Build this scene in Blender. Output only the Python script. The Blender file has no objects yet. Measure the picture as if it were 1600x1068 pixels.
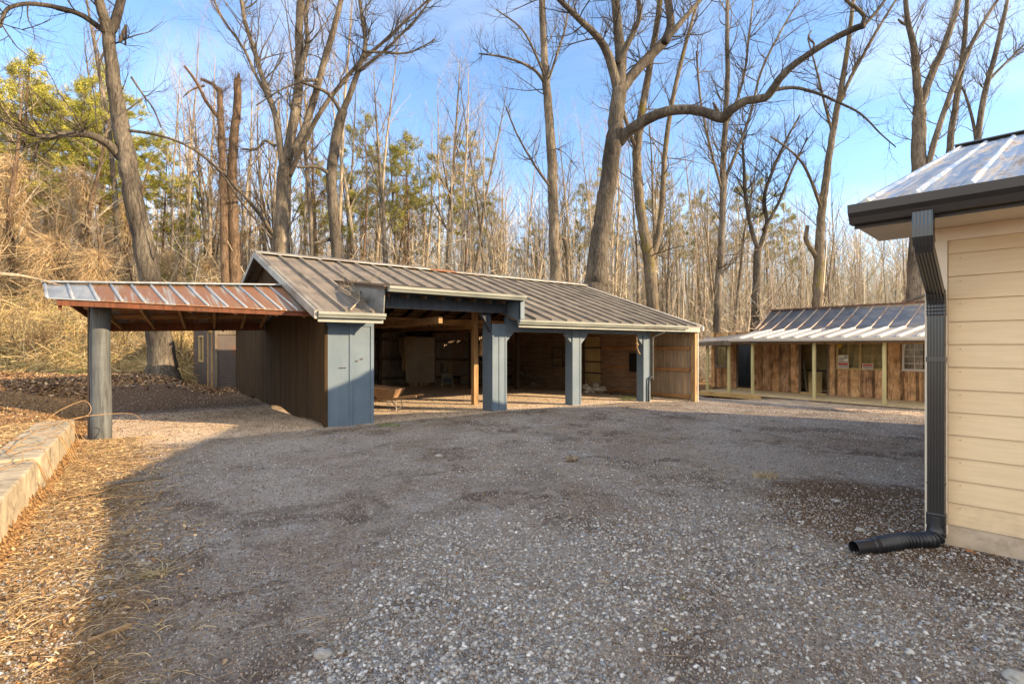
import bpy, math, random
import numpy as np
from mathutils import Vector, noise as mn
random.seed(7); rng = np.random.default_rng(11)
S = bpy.context.scene
COL = S.collection
EYE = 1.62; FPX = 800.0
# ---------------- camera
cd = bpy.data.cameras.new("camera"); cam = bpy.data.objects.new("camera", cd); COL.objects.link(cam)
cd.lens = 18.0; cd.sensor_width = 36.0; cd.shift_y = 6/1600; cd.clip_end = 2000; cd.clip_start = 0.05
cam.location = (0, 0, EYE); cam.rotation_euler = (math.radians(90), 0, 0); S.camera = cam
# ---------------- light
SUN_AZ = math.atan2(.974, -.225)      # clockwise from +Y
SUN_EL = math.radians(19.9)
FILL_CLOUD = (7.0, 6.7, 6.3)
w = bpy.data.worlds.new("World"); S.world = w; w.use_nodes = True
nt = w.node_tree; nt.nodes.clear()
def N(nt, t, **k):
    n = nt.nodes.new(t)
    for a, b in k.items():
        if a.startswith('i_'):
            n.inputs[a[2:].replace('_', ' ')].default_value = b
        else: setattr(n, a, b)
    return n
out = N(nt, 'ShaderNodeOutputWorld'); bg = N(nt, 'ShaderNodeBackground')
sky = N(nt, 'ShaderNodeTexSky'); sky.sky_type = 'NISHITA'; sky.sun_disc = False
sky.sun_elevation = SUN_EL; sky.sun_rotation = SUN_AZ
sky.air_density = 1.0; sky.dust_density = 0.3; sky.ozone_density = 3.0; sky.altitude = 300
tc = N(nt, 'ShaderNodeTexCoord'); mp = N(nt, 'ShaderNodeMapping'); mp.inputs['Scale'].default_value = (1.2, 2.2, 4.2); mp.inputs['Location'].default_value = (.6, .2, .35)
nz = N(nt, 'ShaderNodeTexNoise'); nz.inputs['Scale'].default_value = 1.6; nz.inputs['Detail'].default_value = 7; nz.inputs['Roughness'].default_value = .52; nz.inputs['Distortion'].default_value = .5
cr = N(nt, 'ShaderNodeValToRGB'); cr.color_ramp.elements[0].position = .47; cr.color_ramp.elements[0].color = (0, 0, 0, 1); cr.color_ramp.elements[1].position = .72; cr.color_ramp.elements[1].color = (.42, .42, .42, 1)
mx = N(nt, 'ShaderNodeMixRGB'); mx.inputs[2].default_value = (3.4, 3.6, 4.3, 1)
nt.links.new(tc.outputs['Generated'], mp.inputs['Vector']); nt.links.new(mp.outputs[0], nz.inputs['Vector'])
nt.links.new(nz.outputs['Fac'], cr.inputs['Fac']); nt.links.new(cr.outputs['Color'], mx.inputs[0])
nt.links.new(sky.outputs[0], mx.inputs[1])
# unseen bright cloud bank added behind the camera as fill light
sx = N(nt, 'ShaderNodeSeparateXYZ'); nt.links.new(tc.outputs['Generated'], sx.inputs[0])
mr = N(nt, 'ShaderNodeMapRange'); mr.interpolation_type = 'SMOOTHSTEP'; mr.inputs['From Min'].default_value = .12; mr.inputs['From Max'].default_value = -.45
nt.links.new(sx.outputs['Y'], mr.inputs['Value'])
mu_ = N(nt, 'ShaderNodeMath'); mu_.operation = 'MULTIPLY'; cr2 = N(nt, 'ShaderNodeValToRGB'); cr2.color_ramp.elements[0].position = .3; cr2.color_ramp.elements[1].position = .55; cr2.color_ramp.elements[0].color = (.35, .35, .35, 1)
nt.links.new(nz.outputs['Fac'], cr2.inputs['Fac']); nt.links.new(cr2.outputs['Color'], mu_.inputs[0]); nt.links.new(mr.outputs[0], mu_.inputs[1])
mx2 = N(nt, 'ShaderNodeMixRGB'); mx2.inputs[2].default_value = FILL_CLOUD+(1,); nt.links.new(mu_.outputs[0], mx2.inputs[0]); nt.links.new(mx.outputs[0], mx2.inputs[1]); nt.links.new(mx2.outputs[0], bg.inputs['Color'])
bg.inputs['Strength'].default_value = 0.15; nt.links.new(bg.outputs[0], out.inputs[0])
sd = bpy.data.lights.new("sun", 'SUN'); sun = bpy.data.objects.new("sun", sd); COL.objects.link(sun)
sd.energy = 5.0; sd.angle = math.radians(.5); sd.color = (1, .745, .45)
sv = Vector((math.sin(SUN_AZ)*math.cos(SUN_EL), math.cos(SUN_AZ)*math.cos(SUN_EL), math.sin(SUN_EL)))
sun.rotation_euler = sv.to_track_quat('Z', 'Y').to_euler()
S.view_settings.view_transform = 'Standard'; S.view_settings.look = 'None'; S.view_settings.exposure = 1.4; S.view_settings.gamma = 1
S.view_settings.use_curve_mapping = False
# ---------------- helpers
ORG = {}
def tag(o, label=None, cat=None, group=None, kind=None):
    if label: o['label'] = label
    if cat: o['category'] = cat
    if group: o['group'] = group
    if kind: o['kind'] = kind
    return o
def empty(name, loc, label=None, cat=None, group=None):
    o = bpy.data.objects.new(name, None); COL.objects.link(o); o.location = loc; o.empty_display_size = .2
    ORG[o.name] = Vector(loc)
    return tag(o, label, cat, group)
def link(name, me, parent, org=None):
    o = bpy.data.objects.new(name, me); COL.objects.link(o)
    if parent is not None:
        o.parent = parent; ORG[o.name] = ORG[parent.name]
    else:
        ORG[o.name] = Vector((0, 0, 0))
    return o
class MB:
    def __init__(s): s.v = []; s.f = []; s.c = []
    def add(s, vs, fs, col=None):
        b = len(s.v); s.v += [tuple(p) for p in vs]; s.f += [tuple(i+b for i in f) for f in fs]
        s.c += [col or (0, 0, 0)]*len(vs)
        return s
    def hexa(s, p, col=None):      # p: 8 points, bottom 4 ccw then top 4
        return s.add(p, [(3, 2, 1, 0), (4, 5, 6, 7), (0, 1, 5, 4), (1, 2, 6, 5), (2, 3, 7, 6), (3, 0, 4, 7)], col)
    def box(s, F, a0, a1, b0, b1, z0, z1, col=None):
        if callable(z0): f0 = z0
        else: f0 = lambda a, b: z0
        f1 = z1 if callable(z1) else (lambda a, b: z1)
        q = [(a0, b0), (a1, b0), (a1, b1), (a0, b1)]
        return s.hexa([F(a, b, f0(a, b)) for a, b in q]+[F(a, b, f1(a, b)) for a, b in q], col)
    def bar(s, p, q, w, h=None, col=None, up=(0, 0, 1)):     # rectangular beam from p to q
        h = h or w; p = Vector(p); q = Vector(q); d = (q-p).normalized(); u = Vector(up)
        if abs(d.dot(u)) > .95: u = Vector((.797, .605, 0))
        x = d.cross(u).normalized()*w/2; y = x.cross(d).normalized()*h/2
        P = [p-x-y, p+x-y, p+x+y, p-x+y]; return s.hexa(P+[k+(q-p) for k in P], col)
    def tube(s, pts, rad, n=6, cap=True, col=None):
        pts = [Vector(p) for p in pts]; m = len(pts)
        if not hasattr(rad, '__len__'): rad = [rad]*m
        vs = []; ref = None
        for i, p in enumerate(pts):
            d = (pts[min(i+1, m-1)]-pts[max(i-1, 0)])
            if d.length < 1e-9: d = Vector((0, 0, 1))
            d.normalize()
            if ref is None: ref = d.orthogonal().normalized()
            x = (ref-d*ref.dot(d))
            if x.length < 1e-6: x = d.orthogonal()
            x.normalize(); ref = x; y = d.cross(x)
            for k in range(n):
                a = 2*math.pi*k/n; vs.append(p+(x*math.cos(a)+y*math.sin(a))*rad[i])
        fs = [(i*n+k, i*n+(k+1) % n, (i+1)*n+(k+1) % n, (i+1)*n+k) for i in range(m-1) for k in range(n)]
        if cap and n > 2: fs += [tuple(range(n-1, -1, -1)), tuple((m-1)*n+k for k in range(n))]
        return s.add(vs, fs, col)
    def quad(s, a, b, c, d, col=None): return s.add([a, b, c, d], [(0, 1, 2, 3)], col)
    def slab(s, poly, vec, col=None):          # polygon extruded
        n = len(poly); v = Vector(vec); P = [Vector(p) for p in poly]
        fs = [tuple(range(n-1, -1, -1)), tuple(range(n, 2*n))]+[(i, (i+1) % n, n+(i+1) % n, n+i) for i in range(n)]
        return s.add(P+[p+v for p in P], fs, col)
    def build(s, name, mat, parent=None, smooth=False, bevel=0, colattr=False):
        me = bpy.data.meshes.new(name)
        o = link(name, me, parent); org = ORG[o.name]
        me.from_pydata([(x-org.x, y-org.y, z-org.z) for x, y, z in s.v], [], s.f)
        me.materials.append(mat)
        if smooth: me.polygons.foreach_set('use_smooth', [True]*len(me.polygons))
        if colattr:
            ca = me.color_attributes.new('tint', 'FLOAT_COLOR', 'POINT')
            ca.data.foreach_set('color', np.array([c+(1,) for c in s.c], dtype=np.float32).ravel())
        me.update()
        import bmesh
        bm = bmesh.new(); bm.from_mesh(me); bmesh.ops.recalc_face_normals(bm, faces=bm.faces); bm.to_mesh(me); bm.free()
        if bevel:
            md = o.modifiers.new('bevel', 'BEVEL'); md.width = bevel; md.segments = 2; md.limit_method = 'ANGLE'
        return o
def np_mesh(name, V, Fc, mat, parent=None, cols=None, smooth=False):
    V = np.asarray(V, dtype=np.float32).reshape(-1, 3); Fc = np.asarray(Fc, dtype=np.int32); k = Fc.shape[1]
    me = bpy.data.meshes.new(name); o = link(name, me, parent)
    V = V-np.array(ORG[o.name], dtype=np.float32)
    me.vertices.add(len(V)); me.vertices.foreach_set('co', V.ravel())
    me.loops.add(Fc.size); me.loops.foreach_set('vertex_index', Fc.ravel())
    me.polygons.add(len(Fc)); me.polygons.foreach_set('loop_start', np.arange(len(Fc), dtype=np.int32)*k)
    me.polygons.foreach_set('loop_total', np.full(len(Fc), k, dtype=np.int32))
    if smooth: me.polygons.foreach_set('use_smooth', np.ones(len(Fc), dtype=bool))
    me.update(calc_edges=True); me.materials.append(mat)
    if cols is not None:
        c = np.ones((len(V), 4), dtype=np.float32); c[:, :3] = cols
        ca = me.color_attributes.new('tint', 'FLOAT_COLOR', 'POINT'); ca.data.foreach_set('color', c.ravel())
    return o
def rot_mats(ax, ay, az):
    cx, sx, cy, sy, cz, sz = np.cos(ax), np.sin(ax), np.cos(ay), np.sin(ay), np.cos(az), np.sin(az)
    R = np.empty((len(ax), 3, 3))
    R[:, 0, 0] = cz*cy; R[:, 0, 1] = cz*sy*sx-sz*cx; R[:, 0, 2] = cz*sy*cx+sz*sx
    R[:, 1, 0] = sz*cy; R[:, 1, 1] = sz*sy*sx+cz*cx; R[:, 1, 2] = sz*sy*cx-cz*sx
    R[:, 2, 0] = -sy; R[:, 2, 1] = cy*sx; R[:, 2, 2] = cy*cx
    return R
def scatter(bv, bf, P, sc, R, jitter=0):
    bv = np.asarray(bv, float); n = len(P); m = len(bv)
    V = np.broadcast_to(bv, (n, m, 3))*sc[:, None, :] if sc.ndim == 2 else bv[None]*sc[:, None, None]
    if jitter: V = V*(1+jitter*(rng.random((n, m, 1))-.5))
    V = np.einsum('nij,nmj->nmi', R, V)+P[:, None, :]
    F_ = (np.asarray(bf)[None]+(np.arange(n)*m)[:, None, None]).reshape(-1, len(bf[0]))
    return V.reshape(-1, 3), F_
def ribbons(paths, wd):       # paths (N,S,3), wd (N,) or (N,S)
    n, s, _ = paths.shape
    T = np.gradient(paths, axis=1); r = rng.normal(size=(n, 1, 3)); r = np.broadcast_to(r, T.shape)
    sd_ = np.cross(T, r); sd_ /= (np.linalg.norm(sd_, axis=2, keepdims=True)+1e-9)
    if wd.ndim == 1: wd = wd[:, None]*np.ones((1, s))
    a = paths+sd_*wd[..., None]/2; b = paths-sd_*wd[..., None]/2
    V = np.stack([a, b], axis=2).reshape(-1, 3)
    base = (np.arange(n)*s*2)[:, None]+np.arange(s-1)[None]*2
    F_ = np.stack([base, base+1, base+3, base+2], axis=-1).reshape(-1, 4)
    return V, F_
def vnoise(x, y, sc, seed=0):     # smooth value noise, vectorised
    x = np.asarray(x)/sc+seed*17.3; y = np.asarray(y)/sc-seed*9.1
    xi = np.floor(x).astype(int); yi = np.floor(y).astype(int); fx = x-xi; fy = y-yi
    fx = fx*fx*(3-2*fx); fy = fy*fy*(3-2*fy)
    def h(a, b):
        n = (a*374761393+b*668265263) & 0x7fffffff; n = ((n ^ (n >> 13))*1274126177) & 0x7fffffff
        return (n % 10007)/10007.
    return (h(xi, yi)*(1-fx)+h(xi+1, yi)*fx)*(1-fy)+(h(xi, yi+1)*(1-fx)+h(xi+1, yi+1)*fx)*fy
def sm(x):
    x = np.clip(x, 0, 1); return x*x*(3-2*x)
def tv(x, y):
    dx = x+3.69; dy = y-10.1
    return dx*.797+dy*.605, -dx*.605+dy*.797
def gz0(x, y):
    x = np.asarray(x, float); y = np.asarray(y, float)
    z = -.5*sm((.75*x+.66*y-9)/14)
    dl = -.81*(x+7)-.584*(y-8.2); al = -.584*(x+7)+.81*(y-8.2)
    b1 = .38*sm(dl/(.12+.5*np.clip(al, 0, 6)))+.04*np.clip(dl, 0, 12)*(dl > 0)
    b1 = b1*(1-0*al)
    t, v = tv(x, y)
    b2 = .5*sm((-t-.6)/1.6)*sm((v-6.5)/4.5)
    z = z+np.maximum(b1, b2)
    z = z+1.6*sm((y-24)/16)*sm((-x-3)/14)       # the bank under the left woods
    z = z-1.2*sm((y-27)/30)*sm((x+5)/20)
    z = z-.24*np.exp(-(((x-9.0)/1.6)**2+((y-22.3)/1.7)**2))
    return z
def gz(x, y):
    return gz0(x, y)+.035*(vnoise(x, y, 1.7, 3)-.5)+.012*(vnoise(x, y, .35, 5)-.5)
def P(px, py, Y): return Vector(((px-800)/FPX*Y, Y, EYE+(540-py)/FPX*Y))
def F(t, v, z): return Vector((-3.69+.797*t-.605*v, 10.1+.605*t+.797*v, z))     # open shed frame
def G(s, d, z): return Vector((12.8-.6*s+.8*d, 17.6+.8*s+.6*d, z))              # cabin frame
def H(a, b, z): return Vector((3.48+.688*a+.726*b, 4.28-.726*a+.688*b, z))        # house frame
# ---------------- materials
def nodes(name, rough=.8, metal=0., spec=.3):
    m = bpy.data.materials.new(name); m.use_nodes = True; t = m.node_tree; b = t.nodes['Principled BSDF']
    b.inputs['Roughness'].default_value = rough; b.inputs['Metallic'].default_value = metal
    b.inputs['Specular IOR Level'].default_value = spec
    return m, t, b
def coords(t, scale=(1, 1, 1), rz=0, rx=0):
    c = N(t, 'ShaderNodeTexCoord'); m1 = N(t, 'ShaderNodeMapping'); m1.inputs['Rotation'].default_value = (0, 0, -rz)
    m2 = N(t, 'ShaderNodeMapping'); m2.inputs['Scale'].default_value = scale
    t.links.new(c.outputs['Object'], m1.inputs['Vector']); t.links.new(m1.outputs[0], m2.inputs['Vector']); return m2.outputs[0]
def noise(t, vec, scale=5, detail=6, rough=.6, dist=0):
    n = N(t, 'ShaderNodeTexNoise'); n.inputs['Scale'].default_value = scale; n.inputs['Detail'].default_value = detail
    n.inputs['Roughness'].default_value = rough; n.inputs['Distortion'].default_value = dist
    t.links.new(vec, n.inputs['Vector']); return n.outputs['Fac']
def ramp(t, fac, stops):
    r = N(t, 'ShaderNodeValToRGB'); e = r.color_ramp.elements
    while len(e) < len(stops): e.new(.5)
    for i, (p, c) in enumerate(stops):
        e[i].position = p; e[i].color = (tuple(c)+(1,))[:4] if hasattr(c, '__len__') else (c, c, c, 1)
    t.links.new(fac, r.inputs['Fac']); return r.outputs['Color']
def mix(t, fac, a, b, mode='MIX'):
    m = N(t, 'ShaderNodeMixRGB'); m.blend_type = mode
    for i, x in ((0, fac), (1, a), (2, b)):
        if isinstance(x, bpy.types.NodeSocket): t.links.new(x, m.inputs[i])
        elif i == 0: m.inputs[0].default_value = x
        else: m.inputs[i].default_value = tuple(x)+(1,)
    return m.outputs[0]
def bump(t, b, h, st=.5, dist=.02):
    n = N(t, 'ShaderNodeBump'); n.inputs['Strength'].default_value = st; n.inputs['Distance'].default_value = dist
    t.links.new(h, n.inputs['Height']); t.links.new(n.outputs[0], b.inputs['Normal'])
def surf(name, c1, c2, c3=None, big=1.2, grain=(25, 25, 1.5), rz=0, rough=.8, metal=0., spec=.3, bst=.4, bd=.01, dark=.5, gs=1., lo=.35, hi=.68, tint=False):
    """weathered surface: big patches between c1 and c2, fine stretched grain, stains c3"""
    m, t, b = nodes(name, rough, metal, spec)
    v0 = coords(t, (1, 1, 1), rz); vg = coords(t, grain, rz)
    p = noise(t, v0, big, 5, .6, .3); g = noise(t, vg, gs, 5, .6)
    col = ramp(t, p, [(lo, c1), (hi, c2)])
    gr = ramp(t, g, [(.3, dark), (.62, 1.0)])
    col = mix(t, 1.0, col, gr, 'MULTIPLY')
    if c3:
        q = noise(t, vg, gs*.5, 6, .7, .8); q = ramp(t, q, [(.52, 0.), (.66, 1.)]); col = mix(t, q, col, c3)
    if tint:
        a = N(t, 'ShaderNodeVertexColor'); a.layer_name = 'tint'
        col = mix(t, 1.0, col, a.outputs['Color'], 'MULTIPLY')
    t.links.new(col, b.inputs['Base Color']); bump(t, b, g, bst, bd)
    return m
BR = math.atan2(.605, .797); HR = math.atan2(-.726, .688); GR = math.atan2(.8, -.6)
M = {}
M['blue'] = surf('blue_paint', (.088, .125, .162), (.118, .155, .19), None, grain=(6, 6, .8), rough=.55, dark=.85, bst=.15)
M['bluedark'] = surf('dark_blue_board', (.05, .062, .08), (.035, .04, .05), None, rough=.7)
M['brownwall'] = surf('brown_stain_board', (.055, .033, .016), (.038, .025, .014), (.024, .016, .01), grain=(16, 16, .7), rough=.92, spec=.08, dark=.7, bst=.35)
M['barnroof'] = surf('weathered_roof_metal', (.22, .18, .135), (.125, .107, .085), (.06, .052, .044), big=1.6, grain=(14, 1.2, 1.2), rz=BR, rough=.62, metal=.0, spec=.4, dark=.72, bst=.2)
M['barnrib'] = surf('roof_rib', (.26, .225, .175), (.13, .11, .09), None, rz=BR, grain=(4, 1, 4), rough=.6)
M['caplight'] = surf('ridge_metal', (.33, .31, .27), (.2, .19, .17), (.14, .11, .085), grain=(1.5, 8, 8), rz=BR, rough=.45, metal=.3, dark=.8)
M['caprust'] = surf('rusty_ridge_metal', (.30, .13, .055), (.2, .09, .045), None, rough=.8)
M['rust'] = surf('rusted_sheet', (.46, .44, .42), (.40, .16, .05), (.26, .10, .04), big=.8, grain=(22, .8, .8), rz=BR, rough=.55, metal=.35, dark=.75, bst=.15, lo=.38, hi=.5)
# rust in streaks running down the slope
def rust_mat():
    m, t, b = nodes('rust_streak_sheet', .5, .35)
    v = coords(t, (30, .8, .8), BR); n = noise(t, v, 1., 6, .65)
    v2 = coords(t, (5.5, .4, .4), BR); n2 = noise(t, v2, 1., 2, .5)
    s = N(t, 'ShaderNodeMath'); s.operation = 'ADD'; t.links.new(n, s.inputs[0]); t.links.new(n2, s.inputs[1])
    col = ramp(t, s.outputs[0], [(.0, (.25, .265, .28)), (.82, (.30, .29, .28)), (.90, (.27, .18, .12)), (.98, (.25, .12, .058))])
    vf = coords(t, (30, 30, 30), 0); nf = noise(t, vf, 1., 4, .6); gr = ramp(t, nf, [(.3, .7), (.6, 1.)])
    t.links.new(mix(t, 1., col, gr, 'MULTIPLY'), b.inputs['Base Color']); return m
M['rust'] = rust_mat()
M['galv'] = surf('galvanised_sheet', (.28, .31, .34), (.2, .22, .25), (.36, .36, .36), grain=(12, 1, 1), rz=BR, rough=.45, metal=.3, dark=.8, bst=.1)
M['redwood'] = surf('rusty_underside', (.16, .05, .02), (.10, .04, .02), None, rough=.8)
M['pole'] = surf('painted_log', (.13, .14, .14), (.08, .088, .092), (.03, .03, .03), big=2, grain=(22, 22, 1.0), rough=.7, dark=.6, bst=.6)
M['wood'] = surf('bare_timber', (.40, .25, .115), (.28, .165, .075), (.13, .08, .04), grain=(18, 18, 2.), rough=.8, dark=.7)
M['woodh'] = surf('bare_timber_level', (.36, .22, .10), (.25, .145, .065), (.12, .07, .04), grain=(2., 18, 18), rz=BR, rough=.8, dark=.7)
M['oldwood'] = surf('old_grey_board', (.17, .14, .105), (.10, .075, .05), (.06, .045, .035), grain=(16, 16, 1.), rough=.85, dark=.6)
M['darkwood'] = surf('dark_old_board', (.12, .082, .055), (.075, .053, .038), None, grain=(14, 14, 1.4), rough=.9, dark=.6)
M['corr'] = surf('dark_corrugated_iron', (.30, .24, .18), (.18, .14, .11), (.26, .13, .07), grain=(4, 4, .5), rough=.55, metal=.2, dark=.7)
M['corrblue'] = surf('shed_corrugated_iron', (.10, .085, .078), (.075, .055, .045), (.13, .06, .035), big=.7, grain=(3, 3, 1), rough=.7, metal=.0, dark=.8)
M['cream'] = surf('cream_panel', (.52, .38, .17), (.40, .28, .12), (.2, .13, .06), grain=(3, 3, 1), rough=.7, dark=.85)
M['gutter'] = surf('pale_gutter', (.25, .265, .235), (.18, .195, .17), (.12, .115, .10), grain=(1, 8, 8), rz=BR, rough=.4, dark=.85, spec=.5)
M['white'] = surf('white_trim', (.62, .60, .54), (.5, .48, .43), None, rough=.5, dark=.9)
M['bark'] = None
def bark(name, c1, c2, c3, moss=None, sc=1.):
    m, t, b = nodes(name, .9, 0, .15)
    v = coords(t, (15*sc, 15*sc, 2.4*sc)); g = noise(t, v, 1., 7, .72, .8); v0 = coords(t, (1, 1, .35)); p = noise(t, v0, 1.1*sc, 5, .6)
    col = ramp(t, p, [(.36, c1), (.52, c2), (.68, c3)]); gr = ramp(t, g, [(.36, .3), (.5, .85), (.66, 1.35)]); col = mix(t, 1., col, gr, 'MULTIPLY')
    if moss:
        q = ramp(t, noise(t, v0, 2.3, 5, .6), [(.56, 0.), (.66, .8)]); col = mix(t, q, col, moss)
    t.links.new(col, b.inputs['Base Color']); bump(t, b, g, 1., .06); return m
M['bark'] = bark('grey_bark', (.075, .062, .05), (.15, .125, .095), (.28, .235, .18))
M['oak'] = bark('oak_bark', (.045, .038, .032), (.09, .076, .06), (.17, .145, .112), None)
M['moss'] = bark('mossy_bark', (.09, .07, .05), (.15, .12, .085), (.22, .185, .14), (.15, .125, .02))
M['snag'] = bark('snag_bark', (.085, .055, .038), (.14, .095, .062), (.21, .15, .10))
M['pinebark'] = bark('pine_bark', (.12, .075, .05), (.2, .13, .085), (.27, .18, .12))
M['paletwig'] = bark('pale_trunk', (.24, .19, .13), (.36, .295, .21), (.48, .41, .31), None, .6)
def needles(name, c1, c2):
    m, t, b = nodes(name, .7, 0, .2); v = coords(t, (1, 1, 1)); n = noise(t, v, .9, 4, .6)
    t.links.new(ramp(t, n, [(.35, c1), (.65, c2)]), b.inputs['Base Color'])
    return m
M['needles'] = needles('pine_needles', (.16, .17, .04), (.32, .29, .07))
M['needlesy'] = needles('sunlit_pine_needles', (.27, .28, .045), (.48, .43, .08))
M['needlesdk'] = needles('cedar_foliage', (.05, .07, .02), (.11, .13, .03))
def tint_mat(name, rough=.8, spec=.3, trans=0):
    m, t, b = nodes(name, rough, 0, spec); a = N(t, 'ShaderNodeVertexColor'); a.layer_name = 'tint'
    t.links.new(a.outputs['Color'], b.inputs['Base Color']); return m
M['tint'] = tint_mat('litter_tint'); M['stone'] = tint_mat('stone_tint', .85, .25)
def ground_mat():
    m, t, b = nodes('ground', .95, 0, .15); v = coords(t, (1, 1, 1))
    vo = N(t, 'ShaderNodeTexVoronoi'); vo.inputs['Scale'].default_value = 42; t.links.new(v, vo.inputs['Vector'])
    vo2 = N(t, 'ShaderNodeTexVoronoi'); vo2.inputs['Scale'].default_value = 110; t.links.new(v, vo2.inputs['Vector'])
    sep = N(t, 'ShaderNodeSeparateColor'); t.links.new(vo.outputs['Color'], sep.inputs[0])
    st = ramp(t, sep.outputs[0], [(0., (.09, .088, .085)), (.35, (.20, .195, .19)), (.7, (.31, .305, .295)), (1., (.52, .51, .48))])
    n1 = noise(t, v, 26, 6, .7); n2 = noise(t, v, .75, 7, .62, .4); n3 = noise(t, v, 3.2, 6, .65)
    dirt = ramp(t, n1, [(.3, (.075, .053, .040)), (.5, (.18, .14, .11)), (.72, (.31, .26, .215))])
    sepb = N(t, 'ShaderNodeSeparateColor'); t.links.new(vo2.outputs['Color'], sepb.inputs[0])
    fine = ramp(t, sepb.outputs[0], [(0, (.12, .112, .102)), (.6, (.24, .23, .215)), (1, (.44, .42, .40))])
    f1 = ramp(t, n3, [(.42, 0.), (.58, 1.)]); grav = mix(t, ramp(t, noise(t, v, 7, 5, .7), [(.45, 0.), (.56, 1.)]), st, fine)
    f2 = ramp(t, n2, [(.46, 0.), (.66, 1.)])
    mm = N(t, 'ShaderNodeMath'); mm.operation = 'MULTIPLY'; t.links.new(f1, mm.inputs[0]); t.links.new(f2, mm.inputs[1])
    m3 = mix(t, .35, mm.outputs[0], f2); base = mix(t, m3, dirt, grav)
    a = N(t, 'ShaderNodeVertexColor'); a.layer_name = 'zone'; z = N(t, 'ShaderNodeSeparateColor'); t.links.new(a.outputs['Color'], z.inputs[0])
    pb = noise(t, v, 1.25, 6, .68, .6); pb2 = noise(t, v, .42, 5, .6, .3)
    soil = ramp(t, n1, [(.3, (.05, .037, .029)), (.55, (.105, .08, .064)), (.75, (.19, .155, .13))])
    dust = ramp(t, n1, [(.3, (.19, .168, .145)), (.6, (.31, .28, .245)), (.8, (.44, .405, .365))])
    base = mix(t, ramp(t, pb, [(.50, 0.), (.57, .95)]), base, soil)
    base = mix(t, ramp(t, pb2, [(.46, 0.), (.58, .9)]), base, mix(t, .72, base, dust)); base = mix(t, ramp(t, noise(t, v, 2.1, 6, .7, .9), [(.56, 0.), (.64, .8)]), base, dust)
    def soft(s):
        x = N(t, 'ShaderNodeMath'); x.operation = 'ADD'; t.links.new(s, x.inputs[0])
        y = N(t, 'ShaderNodeMath'); y.operation = 'MULTIPLY_ADD'; y.inputs[1].default_value = .9; y.inputs[2].default_value = -.45; t.links.new(n3, y.inputs[0]); t.links.new(y.outputs[0], x.inputs[1])
        return ramp(t, x.outputs[0], [(.35, 0.), (.65, 1.)])
    clay = ramp(t, n1, [(.3, (.34, .24, .16)), (.55, (.60, .47, .34)), (.75, (.72, .60, .46))])
    leaf = ramp(t, noise(t, v, 38, 4, .6), [(.35, (.08, .04, .02)), (.5, (.24, .13, .05)), (.7, (.42, .26, .11))])
    mulch = ramp(t, n1, [(.3, (.045, .026, .015)), (.6, (.12, .076, .046)), (.8, (.20, .135, .085))])
    base = mix(t, soft(z.outputs[1]), base, clay); base = mix(t, soft(z.outputs[2]), base, mulch); base = mix(t, soft(z.outputs[0]), base, leaf)
    t.links.new(base, b.inputs['Base Color'])
    h = N(t, 'ShaderNodeMath'); h.operation = 'SUBTRACT'; t.links.new(n1, h.inputs[0]); t.links.new(vo.outputs['Distance'], h.inputs[1])
    bump(t, b, h.outputs[0], .7, .02); return m
M['ground'] = ground_mat()
# ---------------- ground
def axis(lo, hi, d, far_lo, far_hi, g=1.12):
    a = list(np.arange(lo, hi, d)); s = d
    x = a[-1]
    while x < far_hi: s *= g; x += s; a.append(x)
    s = d; x = a[0]
    while x > far_lo: s *= g; x -= s; a.insert(0, x)
    return np.array(a)
xs = axis(-12, 13, .11, -600, 600); ys = axis(1.2, 22, .11, -90, 900)
Xg, Yg = np.meshgrid(xs, ys); Zg = gz(Xg, Yg)
V = np.stack([Xg, Yg, Zg], -1).reshape(-1, 3); nx, ny = len(xs), len(ys)
ii = (np.arange(ny-1)[:, None]*nx+np.arange(nx-1)[None]).ravel()
Fc = np.stack([ii, ii+1, ii+nx+1, ii+nx], -1)
go = np_mesh('ground', V, Fc, M['ground'], smooth=True)
def zones(x, y):
    t, v = tv(x, y)
    dl = -.81*(x+7)-.584*(y-8.2); al = -.584*(x+7)+.81*(y-8.2)
    leaf = sm((dl+.15)/.2)*(y < 16)+sm((v-8.5)/2.5)*(t < .2)+sm((y-24)/2)
    leaf = np.clip(np.maximum(leaf, .72*sm((dl+1.45)/1.1)*(al < .5)), 0, 1)
    clay = sm((v+.35)/.5)*sm((t-.4)/.5)*sm((12.5-t)/.8)
    clay = np.maximum(clay, .62*sm((v+.6)/.8)*sm((6.-v)/2.)*sm((.5-t)/.4)*sm((t+5)/1.))
    gs, gd = (-(x-12.8)*.6+(y-17.6)*.8), ((x-12.8)*.8+(y-17.6)*.6)
    clay = np.maximum(clay, .55*sm((gd+4)/1.5)*sm((x-4.5)/2)*(y < 24))
    mulch = .8*sm((v-4.)/2)*sm((.3-t)/.5)*sm((11-v)/2)
    mulch = np.maximum(mulch, .75*sm(1.6-np.hypot(x-3.6, (y-4.9)*.8)/1.1))
    return leaf, clay, mulch
lf, cl, mu = zones(Xg, Yg)
ca = go.data.color_attributes.new('zone', 'FLOAT_COLOR', 'POINT')
cc = np.ones((nx*ny, 4), np.float32); cc[:, 0] = lf.ravel(); cc[:, 1] = cl.ravel(); cc[:, 2] = mu.ravel(); ca.data.foreach_set('color', cc.ravel())
tag(go, kind='structure')

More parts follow.
